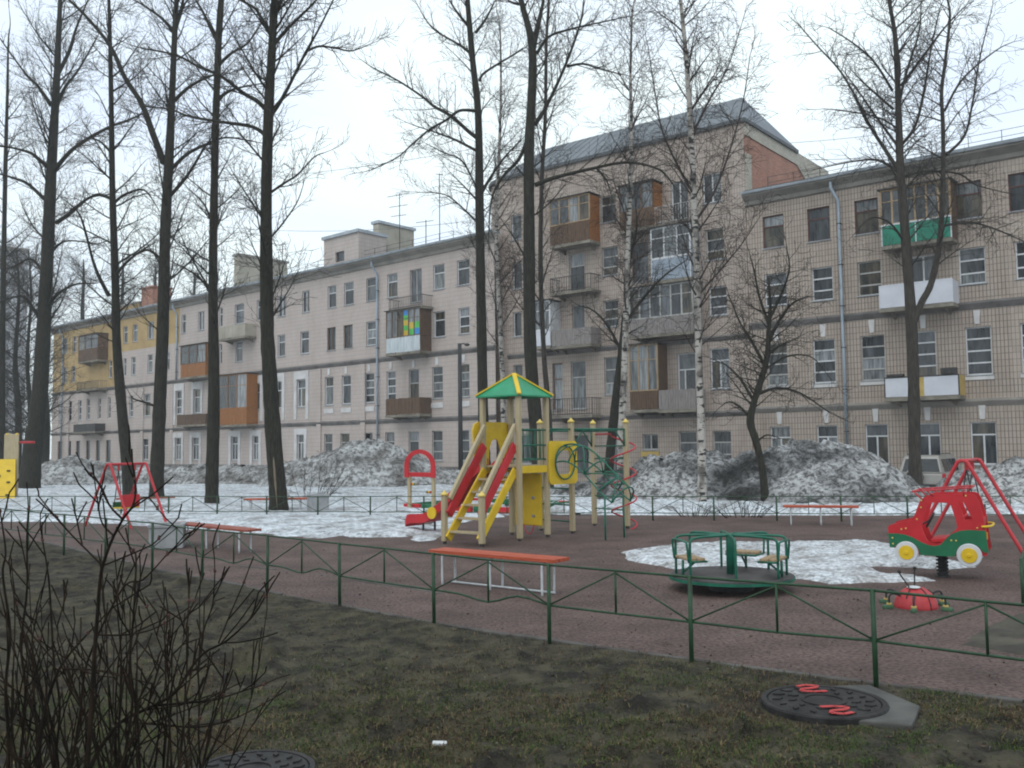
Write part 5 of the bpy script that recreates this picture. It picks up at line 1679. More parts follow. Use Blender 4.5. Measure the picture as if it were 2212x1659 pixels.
class Grower:
    def __init__(self, seed, kind):
        self.r = random.Random(seed)
        self.k = kind
        self.tubes, self.thin = [], []
        self.min_r = kind.get('min', 0.0055)
    def put(self, p, q, ra, rb):
        self.thin.append((*p, *q, max(ra, self.min_r), max(rb, self.min_r)))
    def branch(self, p, d, L, r0, lvl):
        rn, K = self.r, self.k
        step = (0.35, 0.26, 0.19, 0.14)[min(lvl, 3)]
        n = max(2, int(L / step))
        st = L / n
        wig = K['wig'] * (1.0 + 0.22 * lvl)
        trop = K['trop'][min(lvl, 3)]
        rend = max(0.0035, r0 * 0.22)
        pts = [p]
        rad = [r0]
        for i in range(n):
            d = (d[0] + rn.gauss(0, wig), d[1] + rn.gauss(0, wig), d[2] + rn.gauss(0, wig) + trop)
            m = math.sqrt(d[0] ** 2 + d[1] ** 2 + d[2] ** 2)
            d = (d[0] / m, d[1] / m, d[2] / m)
            q = (p[0] + d[0] * st, p[1] + d[1] * st, p[2] + d[2] * st)
            ra, rb = r0 + (rend - r0) * i / n, r0 + (rend - r0) * (i + 1) / n
            if lvl > 0:
                self.put(p, q, ra, rb)
            p = q
            pts.append(p)
            rad.append(rb)
            if lvl < K['levels']:
                self.kids(p, d, L * (1 - (i + 1) / n), rb, lvl, st)
        if lvl == 0:
            self.tubes.append((pts, [max(x, self.min_r) for x in rad]))
        return pts
    def kids(self, p, d, rest, r, lvl, st):
        rn, K = self.r, self.k
        x = K['dens'][lvl] * st
        c = int(x) + (1 if rn.random() < x - int(x) else 0)
        for _ in range(c):
            a = math.radians(rn.uniform(*K['ang']))
            ph = rn.uniform(0, 2 * PI)
            u = (0, 0, 1) if abs(d[2]) < 0.9 else (1, 0, 0)
            e = Vector(d).cross(Vector(u)).normalized()
            f = Vector(d).cross(e)
            nd = Vector(d) * math.cos(a) + (e * math.cos(ph) + f * math.sin(ph)) * math.sin(a)
            L = K['len'][lvl] * rn.uniform(0.5, 1.25) + 0.32 * rest * rn.uniform(0.3, 1.0)
            self.branch(p, tuple(nd), L, max(0.004, min(r * 0.62, K['rad'][lvl])), lvl + 1)
    def limb(self, pts, r0, r1, lvl=0):
        """a given limb, its offshoots grown"""
        n = len(pts) - 1
        cum = 0
        tot = sum((pts[i + 1] - pts[i]).length for i in range(n))
        for i in range(n):
            a, b = pts[i], pts[i + 1]
            L = (b - a).length
            if L < 1e-5:
                continue
            ra, rb = r0 + (r1 - r0) * cum / tot, r0 + (r1 - r0) * (cum + L) / tot
            cum += L
            d = tuple((b - a) / L)
            if cum > 0.12 * tot:
                self.kids(tuple(b), d, max(0, tot - cum), rb, lvl, L)
        self.tubes.append((list(pts), [r0 + (r1 - r0) * i / n for i in range(n + 1)]))
        d = tuple((pts[-1] - pts[-2]).normalized())
        self.branch(tuple(pts[-1]), d, self.k.get('tip', 0.9), r1, min(2, lvl + 1))

POPLAR = dict(wig=0.05, trop=(0.05, 0.085, 0.09, 0.08), dens=(4.2, 5.0, 4.0, 0), ang=(24, 58), len=(0.62, 0.40, 0.26, 0), rad=(0.024, 0.010, 0.0055, 0.004), levels=3)
LIME = dict(wig=0.085, trop=(0.02, 0.03, 0.02, 0.0), dens=(4.4, 5.2, 4.4, 0), ang=(30, 70), len=(0.55, 0.36, 0.22, 0), rad=(0.022, 0.010, 0.0055, 0.004), levels=3)
BIRCH = dict(wig=0.06, trop=(0.04, 0.0, -0.05, -0.09), dens=(4.6, 5.4, 4.6, 0), ang=(25, 60), len=(0.55, 0.42, 0.30, 0), rad=(0.016, 0.008, 0.005, 0.0035), levels=3)
APPLE = dict(wig=0.15, trop=(0.02, 0.02, 0.03, 0.03), dens=(4.6, 5.2, 4.4, 0), ang=(30, 75), len=(0.48, 0.30, 0.20, 0), rad=(0.020, 0.010, 0.006, 0.004), levels=3)

def tree(name, label, cat, Y, trunk, kind, seed, limbs=(), auto=(), bark=bark_dark, twig=twig_dark, ext=4.0, base_z=None, group=None, sec=None):
    """trunk: (x px, y px, radius px) from the foot upwards, standing at depth Y; limbs: ((px...), r px); auto: (count, z lo, z hi, len lo, len hi, angle)"""
    rn = random.Random(seed)
    foot = at_y(trunk[0][0], trunk[0][1], Y)
    fz = foot.z if base_z is None else base_z
    root = thing(name, label, cat, (foot.x, foot.y, fz), 0, group)
    O = Vector((foot.x, foot.y, fz))
    K = Y / F_PX
    G = Grower(seed, kind)
    def to3(pl, drift=0.0, y0=0.0):
        out, acc = [], 0.0
        for i, q in enumerate(pl):
            if i:
                acc += math.hypot(q[0] - pl[i - 1][0], q[1] - pl[i - 1][1]) * K
            out.append(at_y(q[0], q[1], Y + y0 + drift * acc) - O)
        return out
    def trunk_mesh(tr, parent_name, extend, y0=0.0, drift=0.0):
        pts = to3([(t[0], t[1]) for t in tr], drift, y0)
        rs = [t[2] * K * 0.84 for t in tr]
        if extend:
            d = (pts[-1] - pts[-2]).normalized()
            pts += [pts[-1] + d * (extend * 0.5) + Vector((rn.uniform(-.2, .2), rn.uniform(-.2, .2), 0)), pts[-1] + d * extend]
            rs += [rs[-1] * 0.55, max(0.012, rs[-1] * 0.12)]
        sub = 7
        sp_ = smooth_path(pts, sub)
        rr = []
        for i in range(len(rs) - 1):
            for k in range(sub):
                rr.append((rs[i] + (rs[i + 1] - rs[i]) * k / sub) * rn.uniform(0.95, 1.06))
        rr.append(rs[-1])
        if y0 == 0.0:
            sp_.insert(0, sp_[0] - Vector((0, 0, 0.35)))
            rr.insert(0, rr[0] * 1.22)
        MB().tube(sp_, rr, 12).build(parent_name, bark, root, smooth=True)
        return sp_, rr
    sp_, rr = trunk_mesh(trunk, 'trunk', ext)
    stems = [(sp_, rr)]
    if sec:
        stems.append(trunk_mesh(sec, 'trunk', ext * 0.7, y0=-0.05, drift=rn.uniform(-.15, .15)))
    for (pl, rpx) in limbs:
        dr = rn.uniform(-0.55, 0.55)
        q = smooth_path(to3(pl, dr), 5)
        G.limb(q, rpx * K, max(0.008, rpx * K * 0.28))
    # grown limbs
    for a in auto:
        cnt, zl, zh, l0, l1, ang = a[:6]
        stem = stems[a[6]] if len(a) > 6 else stems[0]
        P, R_ = stem
        cand = [i for i in range(1, len(P) - 1) if zl <= P[i].z + fz <= zh]
        if not cand:
            continue
        for k in range(cnt):
            i = cand[int((k + rn.random()) / cnt * len(cand)) % len(cand)]
            f = (P[i].z + fz - zl) / max(0.1, zh - zl)
            ph = rn.uniform(0, 2 * PI)
            an = math.radians(ang + rn.uniform(-14, 14))
            d = Vector((math.sin(an) * math.cos(ph), math.sin(an) * math.sin(ph), math.cos(an)))
            L = l0 + (l1 - l0) * rn.random() * (1 - 0.45 * f)
            G.branch(tuple(P[i]), tuple(d), L, min(R_[i] * 0.42, 0.012 + 0.011 * L), 0)
    # the leader's own tip
    for (P, R_) in stems:
        if ext:
            G.branch(tuple(P[-1]), tuple((P[-1] - P[-2]).normalized()), 1.6, 0.02, 0)
    cr_ = None
    for (pl_, rl_) in G.tubes:
        MB().tube(pl_, rl_, 6).build('limb', bark_dark if bark is bark_dark else twig, root, smooth=True)
    if G.thin:
        tag(segs_mesh('crown', G.thin, twig, root, sides=3), kind='stuff')
    return root
TG = 'bare trees of the yard'
tree('poplar_tree', 'thick bare tree standing farthest left, its trunk leaning right', 'tree', 45, [(62, 1058, 27), (72, 960, 23), (86, 850, 19.5), (100, 600, 16), (112, 350, 12.5), (122, 180, 9), (130, 0, 5.5)], POPLAR, 101,
     limbs=[([(122, 481), (150, 462), (171, 444), (196, 426), (236, 420)], 5), ([(116, 371), (140, 340), (171, 312), (233, 276), (276, 260), (309, 245)], 5.5), ([(104, 361), (85, 345), (67, 331), (30, 320), (-20, 312)], 5), ([(101, 435), (61, 398), (30, 385), (-20, 370)], 5),
            ([(110, 227), (95, 205), (80, 184), (55, 159), (0, 83)], 5), ([(98, 600), (80, 570), (60, 560), (20, 580), (-20, 575)], 4), ([(100, 560), (125, 530), (150, 520), (200, 525)], 4), ([(92, 700), (60, 650), (40, 640), (-10, 655)], 4), ([(120, 170), (150, 110), (165, 60), (190, 0)], 5), ([(118, 240), (140, 190), (170, 150), (210, 80)], 4.5), ([(95, 680), (120, 640), (160, 615), (205, 612)], 4.5)],
     auto=[(40, 7, 24, 1.6, 4.4, 42)], ext=5, group=TG)
tree('poplar_tree', 'slender bare tree with crooked lower trunk behind the left swing', 'tree', 36.5, [(279, 1078, 16), (274, 1000, 14), (262, 870, 13), (252, 740, 11), (249, 600, 10), (243, 420, 8), (240, 200, 6), (235, 0, 4)], LIME, 102,
     limbs=[([(236, 640), (215, 600), (200, 560), (175, 470), (150, 440)], 4.5), ([(246, 600), (270, 570), (300, 545), (325, 530)], 4), ([(240, 430), (215, 420), (190, 428), (150, 455)], 4), ([(245, 440), (270, 420), (310, 410), (335, 440)], 4), ([(240, 330), (215, 305), (180, 295)], 3.5)],
     auto=[(46, 6.0, 21, 1.0, 3.2, 52)], ext=3, group=TG)
tree('poplar_tree', 'tall bare tree with a big left fork, third thick trunk from the left', 'tree', 35.5, [(338, 1078, 20), (340, 1000, 17), (346, 850, 16.5), (352, 700, 15), (357, 500, 13.5), (365, 350, 11.5), (372, 200, 8.5), (378, 60, 7), (382, 0, 6)], POPLAR, 103,
     limbs=[([(354, 352), (331, 291), (306, 224), (270, 168), (239, 101), (190, 40), (150, 0), (110, -40)], 8), ([(370, 365), (407, 331), (453, 309), (490, 297), (551, 306)], 4.5), ([(366, 425), (404, 380), (438, 325), (455, 300)], 4.5), ([(377, 217), (410, 187), (453, 165), (480, 160)], 4.5), ([(372, 64), (343, 34), (291, 0)], 5), ([(378, 60), (392, 20), (398, -20)], 6), ([(348, 560), (320, 540), (290, 550), (265, 548)], 4), ([(342, 880), (315, 870), (290, 862), (283, 855)], 3.5)],
     auto=[(38, 6, 21, 1.2, 3.4, 44)], ext=5, group=TG)
tree('poplar_tree', 'straight bare tree right of the forked one, before the orange glazed balcony', 'tree', 30.6, [(458, 1095, 20), (458, 1040, 17), (462, 850, 15), (460, 600, 11.5), (463, 400, 10), (468, 200, 9), (478, 0, 8)], POPLAR, 104,
     limbs=[([(471, 214), (490, 200), (515, 190), (561, 181)], 4.5), ([(470, 90), (455, 60), (441, 31), (423, 0), (405, -30)], 5), ([(472, 140), (500, 115), (536, 92), (567, 46)], 4), ([(458, 640), (440, 610), (410, 585), (380, 570)], 3.5), ([(458, 480), (440, 440), (410, 410)], 3)],
     auto=[(34, 5.5, 18, 0.9, 2.8, 46)], ext=6, group=TG)
T5 = tree('poplar_tree', 'lone thick bare tree with a stripped pale scar, left of the sky gap', 'tree', 27, [(602, 1112, 28), (600, 1060, 23), (591, 950, 21), (582, 800, 18.5), (577, 700, 17.5), (575, 450, 15), (580, 250, 13), (588, 100, 11), (594, 0, 10)], POPLAR, 105,
     limbs=[([(572, 290), (542, 273), (475, 263), (407, 251), (368, 236), (312, 230)], 5), ([(576, 238), (555, 218), (527, 202), (478, 165), (429, 144), (380, 119), (306, 104)], 5.5), ([(585, 250), (605, 220), (622, 190), (659, 116), (690, 60), (720, 0)], 5), ([(592, 95), (628, 55), (678, 6), (700, -25)], 5), ([(585, 70), (565, 40), (551, 18), (520, 0), (500, -20)], 5), ([(583, 417), (615, 395), (643, 377), (678, 340), (700, 330)], 3), ([(660, 112), (690, 100), (730, 105), (760, 110), (800, 95)], 3),
            ([(571, 480), (545, 440), (520, 420)], 2.5), ([(578, 520), (605, 490), (640, 440), (655, 400)], 2.5), ([(583, 330), (590, 300), (604, 270), (596, 255)], 3)],
     auto=[(30, 5, 16, 0.8, 2.6, 46), (12, 12, 17, 1.5, 3.0, 40)], ext=7, group=TG)
tree('poplar_tree', 'bare tree left of the middle pair above the play tower roof', 'tree', 36, [(1052, 1062, 16), (1047, 980, 14), (1044, 900, 13.5), (1040, 700, 13), (1036, 450, 11.5), (1033, 250, 9.5), (1021, 130, 8), (1010, 0, 6.5)], POPLAR, 106,
     limbs=[([(1028, 296), (1010, 282), (975, 251), (938, 230), (911, 208), (861, 175), (806, 147)], 5), ([(1028, 325), (990, 305), (963, 294), (938, 285), (892, 270)], 3.5), ([(1028, 240), (993, 239), (963, 260), (929, 279), (892, 310), (858, 340), (800, 368)], 3.6), ([(1022, 120), (1000, 102), (984, 92), (938, 64), (914, 34)], 4), ([(1036, 175), (1048, 156), (1113, 116), (1137, 101)], 3.5), ([(1028, 70), (1050, 40), (1070, 0)], 4), ([(1039, 420), (1058, 386), (1090, 340), (1125, 303)], 4), ([(1030, 480), (1000, 450), (960, 420), (900, 415)], 2.6), ([(1028, 430), (1000, 400), (970, 370)], 2.6), ([(1036, 420), (1000, 350), (960, 330), (920, 310)], 2.4), ([(1015, 60), (990, 30), (970, 0)], 4)],
     auto=[(20, 7, 21, 0.9, 2.6, 44)], ext=6, group=TG)
tree('poplar_tree', 'bare tree directly above the play tower, forking at the top edge', 'tree', 34, [(1168, 1066, 20), (1163, 1000, 18), (1156, 900, 17), (1145, 740, 16.5), (1143, 500, 15), (1143, 320, 13), (1150, 180, 11), (1148, 90, 10), (1128, 10, 7), (1118, -40, 6)], POPLAR, 107,
     limbs=[([(1152, 100), (1162, 55), (1170, 20), (1180, -30)], 8), ([(1140, 300), (1120, 345), (1085, 383), (1062, 430), (1056, 500)], 5), ([(1155, 400), (1180, 390), (1205, 382), (1271, 366), (1354, 351), (1423, 366), (1455, 400)], 5.5), ([(1155, 270), (1180, 230), (1220, 144), (1254, 49), (1262, -10)], 5), ([(1160, 115), (1185, 80), (1225, 65), (1290, 50), (1360, 35)], 4), ([(1133, 10), (1105, 5), (1080, -15)], 4), ([(1225, 144), (1260, 138), (1300, 150), (1350, 162)], 3.2), ([(1290, 365), (1310, 390), (1320, 420)], 3)],
     auto=[(18, 7, 20, 0.9, 2.8, 44)], ext=4, group=TG)
tree('birch_tree', 'thin spotted birch left of the tower post, before the rounded corner', 'tree', 40, [(1094, 1050, 7), (1088, 940, 6.5), (1085, 800, 6), (1077, 640, 5.5), (1072, 480, 5), (1078, 330, 4), (1082, 200, 3), (1080, 60, 2)], BIRCH, 108, auto=[(34, 6, 20, 0.8, 2.4, 38)], bark=birch, twig=twig_birch, ext=2, group=TG)
tree('birch_tree', 'slim pale birch just right of the trunk above the play tower', 'tree', 38.5, [(1190, 1050, 8), (1186, 900, 7), (1176, 780, 6.5), (1168, 600, 6), (1170, 400, 5.5), (1178, 250, 4.5), (1180, 100, 4), (1186, -10, 3)], BIRCH, 109, auto=[(32, 6, 21, 0.9, 2.8, 38)], bark=bark_grey, twig=twig_birch, ext=2, group=TG)
tree('lime_tree', 'short dark tree leaning against the birch behind the monkey bars', 'tree', 36, [(1312, 1050, 13), (1320, 960, 12), (1332, 850, 11), (1345, 740, 9), (1352, 660, 7), (1360, 560, 5)], LIME, 110,
     limbs=[([(1349, 700), (1385, 650), (1430, 600), (1470, 570)], 4), ([(1343, 760), (1310, 700), (1280, 670), (1250, 660)], 3.5)], auto=[(22, 5, 12, 0.8, 2.2, 52)], bark=bark_dark, ext=2.5, group=TG)
tree('birch_tree', 'white birch behind the monkey bars, left of the taller birch', 'tree', 35, [(1342, 1062, 9), (1340, 980, 9), (1345, 880, 9), (1350, 760, 8), (1354, 600, 7), (1360, 440, 6), (1364, 300, 5), (1362, 160, 3.5), (1366, 30, 2.5)], BIRCH, 111, auto=[(40, 6, 19, 0.8, 2.7, 40)], bark=birch, twig=twig_birch, ext=2, group=TG)
tree('birch_tree', 'tallest white birch with black scars, right of the middle', 'tree', 27.5, [(1516, 1074, 12), (1516, 1000, 10.5), (1514, 900, 9.5), (1509, 750, 9), (1504, 560, 8.5), (1497, 380, 8), (1489, 220, 7), (1480, 100, 6), (1470, 0, 5)], BIRCH, 112,
     limbs=[([(1500, 480), (1540, 420), (1575, 330), (1605, 220), (1620, 120)], 3.2), ([(1498, 420), (1460, 350), (1430, 280), (1415, 200), (1400, 100)], 3), ([(1506, 640), (1550, 590), (1600, 530), (1640, 470)], 2.6), ([(1492, 300), (1530, 220), (1570, 150), (1600, 60)], 3)],
     auto=[(44, 4.2, 15.5, 0.7, 2.3, 40)], bark=birch, twig=twig_birch, ext=4, group=TG)
tree('apple_tree', 'small crooked dark tree with a spreading crown on the sooty snow pile', 'tree', 27.5, [(1652, 1068, 11), (1646, 1010, 9.5), (1632, 950, 9.5), (1621, 912, 10), (1628, 872, 8.5), (1646, 815, 8), (1657, 770, 7.5), (1660, 720, 6), (1664, 660, 4), (1660, 600, 2.5)], APPLE, 113,
     limbs=[([(1652, 790), (1625, 740), (1600, 700), (1575, 640)], 4), ([(1659, 740), (1685, 690), (1712, 655), (1745, 640)], 4.5), ([(1640, 850), (1680, 838), (1730, 850), (1790, 890)], 4), ([(1622, 905), (1600, 880), (1575, 868), (1555, 880)], 3.5), ([(1628, 960), (1655, 940), (1680, 945)], 3), ([(1660, 700), (1640, 640), (1630, 590), (1620, 550)], 3.5), ([(1662, 690), (1690, 630), (1705, 580), (1700, 540)], 3.5), ([(1650, 800), (1700, 770), (1750, 770), (1780, 800)], 3), ([(1630, 870), (1600, 820), (1570, 790), (1550, 780)], 3.5)],
     auto=[(34, 2.8, 7.5, 0.6, 1.7, 60)], bark=bark_dark, ext=0, group=TG)
tree('maple_tree', 'bare tree with two trunks before the green and white balconies', 'tree', 32.5, [(1978, 1044, 17), (1976, 980, 15), (1974, 850, 14.5), (1969, 700, 13.5), (1955, 500, 11.5), (1945, 368, 10.5), (1942, 276, 9), (1939, 184, 7.5), (1933, 77, 6), (1920, 0, 4.5)], LIME, 114,
     sec=[(1970, 705, 9), (1990, 655, 8.5), (2012, 610, 8), (2030, 520, 7), (2037, 398, 6), (2037, 276, 5), (2034, 199, 4.5), (2043, 123, 4), (2052, 31, 3)],
     limbs=[([(1940, 366), (1910, 320), (1887, 285), (1865, 245), (1841, 196), (1810, 147), (1767, 101), (1724, 52)], 4.5), ([(1939, 315), (1896, 257), (1856, 199), (1822, 153)], 3.5), ([(1930, 236), (1871, 184), (1841, 153)], 3), ([(1928, 196), (1887, 132), (1841, 92), (1790, 60)], 3.2), ([(1946, 315), (1978, 270), (1997, 190), (2012, 101), (2030, 20)], 4), ([(1948, 184), (1994, 122), (2037, 64), (2080, 18)], 4), ([(2040, 337), (2083, 294), (2101, 221), (2117, 123), (2140, 30)], 3.6), ([(1940, 371), (1896, 346), (1841, 349), (1764, 365)], 3.5), ([(1955, 380), (2000, 370), (2070, 375), (2110, 400), (2190, 420)], 3.2), ([(2030, 490), (2090, 480), (2150, 495), (2230, 530)], 3.6), ([(1952, 520), (1920, 480), (1880, 470), (1850, 500)], 3), ([(1940, 230), (1960, 150), (1985, 70), (1990, 0)], 3.4), ([(2040, 240), (2080, 170), (2150, 110), (2190, 90)], 3), ([(1942, 280), (1900, 255), (1830, 240), (1780, 235)], 2.6)],
     auto=[(46, 7.5, 19, 0.9, 2.8, 52), (30, 8, 18, 0.8, 2.4, 50, 1)], bark=bark_grey, ext=3, group=TG)
tree('poplar_tree', 'thin bare tree cut by the left picture edge', 'tree', 52, [(2, 1040, 10), (4, 800, 8), (8, 560, 6), (12, 350, 5), (16, 200, 3.5), (18, 90, 2)], LIME, 115, auto=[(30, 5, 22, 1.2, 3.6, 50)], ext=2, group=TG)
for i, (x, Y, r_, lab) in enumerate(((36, 62, 10, 'dark bare tree in the thicket at far left, nearer the edge'), (96, 68, 11, 'dark bare tree in the thicket at far left, nearer the house end'), (-30, 60, 12, 'dark bare tree in the thicket cut off at the left edge'), (62, 57, 8, 'dark bare tree in the thicket right behind the thick leaning trunk'))):
    tree('lime_tree', lab, 'tree', Y, [(x, 1022, r_), (x + 4, 900, r_ * .8), (x - 3, 780, r_ * .6), (x + 5, 640, r_ * .35), (x, 540, r_ * .15)], LIME, 120 + i, auto=[(50, 2.0, 15, 1.5, 4.0, 55)], ext=0, group='thicket at the far left')
for i, (x, Y, yt) in enumerate(((180, 112, 560), (265, 116, 545), (335, 110, 575), (420, 118, 590))):
    tree('lime_tree', ('far bare tree rising behind the ochre house end', 'far bare tree rising left of the red brick chimney', 'far bare tree rising behind the red brick chimney', 'far bare tree rising right of the red brick chimney')[i], 'tree', Y, [(x, 1000, 9), (x + 3, 800, 7), (x - 2, 680, 5), (x + 1, 600, 3), (x, yt, 1.2)], LIME, 140 + i, auto=[(34, 8, 24, 2.0, 5.0, 48)], ext=0, group='far trees behind the long house')

scar_m = mat('bare_wood_scar', (0.13, 0.10, 0.07), rough=0.8, scale=6, col2=(0.24, 0.19, 0.13), stretch=(6, 6, 0.7))
o5 = T5.location
pts = [at_y(x, y, 27 - d) - o5 for x, y, d in ((590.5, 985, .225), (593, 1020, .235), (596, 1060, .255), (599, 1098, .29))]
MB().tube(smooth_path(pts, 5), [0.006 + 0.026 * math.sin(PI * min(1, (k + 1) / 14)) for k in range(16)], 8).build('bark_scar', scar_m, T5, smooth=True)

# ================================================================ LAMP POLE
lp = at_y(995, 1000, 47)
zl = at_y(995, 742, 47).z
LP = thing('lamp_pole', 'dark pole standing by the tall grey snow pile', 'pole', (lp.x, lp.y, -0.3))
MB().tube([(0, 0, -0.3), (0, 0, zl + 0.3)], [0.13, 0.10], 12).build('pole', mat('dark_pole', (0.03, 0.03, 0.032), rough=0.8, scale=3, col2=(0.07, 0.07, 0.07), stretch=(4, 4, 0.6)), LP, smooth=True)
MB().tube(smooth_path([(0, 0, zl + 0.1), (0.12, -0.05, zl + 0.28), (0.35, -0.1, zl + 0.25)], 4), 0.03, 8).build('bracket', iron, LP, smooth=True)
MB().lathe([(0.05, 0.1), (0.14, 0.04), (0.13, -0.02), (0.03, -0.05)], 14, (0.38, -0.1, zl + 0.2)).build('lamp_head', iron, LP, smooth=True)

# ================================================================ PARKED CAR
suv_paint = mat('beige_car_paint', (0.33, 0.31, 0.28), rough=0.35, scale=1.5, col2=(0.42, 0.40, 0.37), spec=0.5, metal=0.2)
tint = mat('tinted_glass', (0.010, 0.012, 0.015), rough=0.08, scale=1, col2=(0.02, 0.024, 0.03), spec=0.7)
lamp_red = mat('red_lamp_glass', (0.40, 0.01, 0.02), rough=0.25, scale=3, col2=(0.5, 0.02, 0.03))
cl = at_y(1988, 1010, 37)
az = math.atan2(0.629, 0.777)
CARV = thing('parked_car', 'beige off-road car parked behind the sooty snow pile', 'car', (cl.x, cl.y, -0.45), -az)
# local: y forward (into the yard), x right; rear at y = 0
def sect(y, z0, z1, w0, w1, zm):
    return [(-w0, y, z0), (w0, y, z0), (w0, y, zm), (w1, y, z1), (-w1, y, z1), (-w0, y, zm)]
secs = [sect(0.00, 0.55, 1.00, 0.82, 0.80, 0.80), sect(0.06, 0.42, 1.03, 0.87, 0.85, 0.85), sect(0.9, 0.38, 1.05, 0.89, 0.87, 0.85), sect(3.0, 0.38, 1.03, 0.89, 0.86, 0.83), sect(3.4, 0.40, 0.99, 0.88, 0.82, 0.80), sect(4.25, 0.42, 0.92, 0.84, 0.74, 0.74), sect(4.40, 0.52, 0.80, 0.78, 0.66, 0.68)]
mb = MB()
V = [p for s_ in secs for p in s_]
FF = []
for i in range(len(secs) - 1):
    for j in range(6):
        FF.append((i * 6 + j, i * 6 + (j + 1) % 6, (i + 1) * 6 + (j + 1) % 6, (i + 1) * 6 + j))
FF += [(5, 4, 3, 2, 1, 0), tuple((len(secs) - 1) * 6 + j for j in range(6))]
mb.add(V, FF)
mb.build('body', suv_paint, CARV, bevel=0.04)
cab = [(0.02, 1.035, 0.84), (0.22, 1.68, 0.66), (0.5, 1.73, 0.66), (2.2, 1.72, 0.66), (2.55, 1.64, 0.66), (3.15, 1.035, 0.83)]
mb = MB()
V, FF = [], []
for (y, z, w) in cab:
    V += [(-w, y, z), (w, y, z)]
n = len(cab)
for i in range(n - 1):
    FF.append((2 * i, 2 * i + 1, 2 * i + 3, 2 * i + 2))
FF.append(tuple(2 * i for i in range(n))[::-1])
FF.append(tuple(2 * i + 1 for i in range(n)))
FF.append((0, 2 * n - 2, 2 * n - 1, 1))
mb.add(V, FF)
mb.build('cabin', suv_paint, CARV, bevel=0.035)
def lerp3(a, b, t): return tuple(a[i] + (b[i] - a[i]) * t for i in range(3))
def pane_on(name, quad, m, push, inset=0.0):
    MB().prism(quad, push).build(name, m, CARV)
A, Bq = (-0.84, 0.02, 1.035), (-0.66, 0.22, 1.68)
C_, D_ = (0.84, 0.02, 1.035), (0.66, 0.22, 1.68)
lo0, hi0, lo1, hi1 = lerp3(A, Bq, 0.08), lerp3(A, Bq, 0.86), lerp3(C_, D_, 0.08), lerp3(C_, D_, 0.86)
pane_on('rear_window', [lerp3(lo0, lo1, 0.07), lerp3(lo0, lo1, 0.93), lerp3(hi0, hi1, 0.93), lerp3(hi0, hi1, 0.07)], tint, (0, -0.012, 0.004))
for sgn in (-1, 1):
    for (ya, yb) in ((0.32, 0.95), (1.05, 1.75), (1.85, 2.5)):
        q = []
        for (y, z) in ((ya, 1.09), (yb, 1.09), (min(yb, 2.42), 1.58), (ya + (0.05 if ya < 0.5 else 0), 1.58)):
            w = 0.84 + (0.66 - 0.84) * (z - 1.035) / 0.66
            q.append((sgn * (w + 0.002), y, z))
        pane_on('side_window', q, tint, (sgn * 0.012, 0, 0.003))
    MB().box(sgn * 0.86 - 0.06, sgn * 0.86 + 0.035, -0.012, 0.2, 0.80, 1.02).build('tail_lamp', lamp_red, CARV, bevel=0.02)
    MB().tube(smooth_path([(sgn * 0.6, 0.5, 1.735), (sgn * 0.6, 0.7, 1.79), (sgn * 0.6, 2.0, 1.79), (sgn * 0.6, 2.2, 1.735)], 4), 0.018, 6).build('roof_rail', iron, CARV)
    for y in (0.85, 3.45):
        w_ = MB().lathe([(0.30, 0), (0.36, 0.03), (0.36, 0.20), (0.30, 0.23)], 26).build('wheel', black_rub, CARV)
        w_.rotation_euler = (0, PI / 2, 0)
        w_.location = (sgn * 0.80 - 0.115, y, 0.36)
        MB().lathe([(0.22, 0), (0.20, 0.015)], 20, (0, 0, 0.225 if sgn > 0 else -0.01)).build('rim', edge_metal, w_)
w_ = MB().lathe([(0.26, 0), (0.34, 0.03), (0.34, 0.16), (0.28, 0.20)], 26).build('spare_wheel', black_rub, CARV)
w_.rotation_euler = (PI / 2, 0, 0)
w_.location = (-0.22, -0.01, 0.86)
MB().ring(circle((0, 0, 0.17), 0.35, 26, (1, 0, 0), (0, 1, 0)), circle((0, 0, 0.17), 0.29, 26, (1, 0, 0), (0, 1, 0)), (0, 0, 0.05)).build('wheel_cover', suv_paint, w_)
MB().box(-0.85, 0.85, -0.10, 0.05, 0.42, 0.60).build('bumper', black_rub, CARV, bevel=0.03)

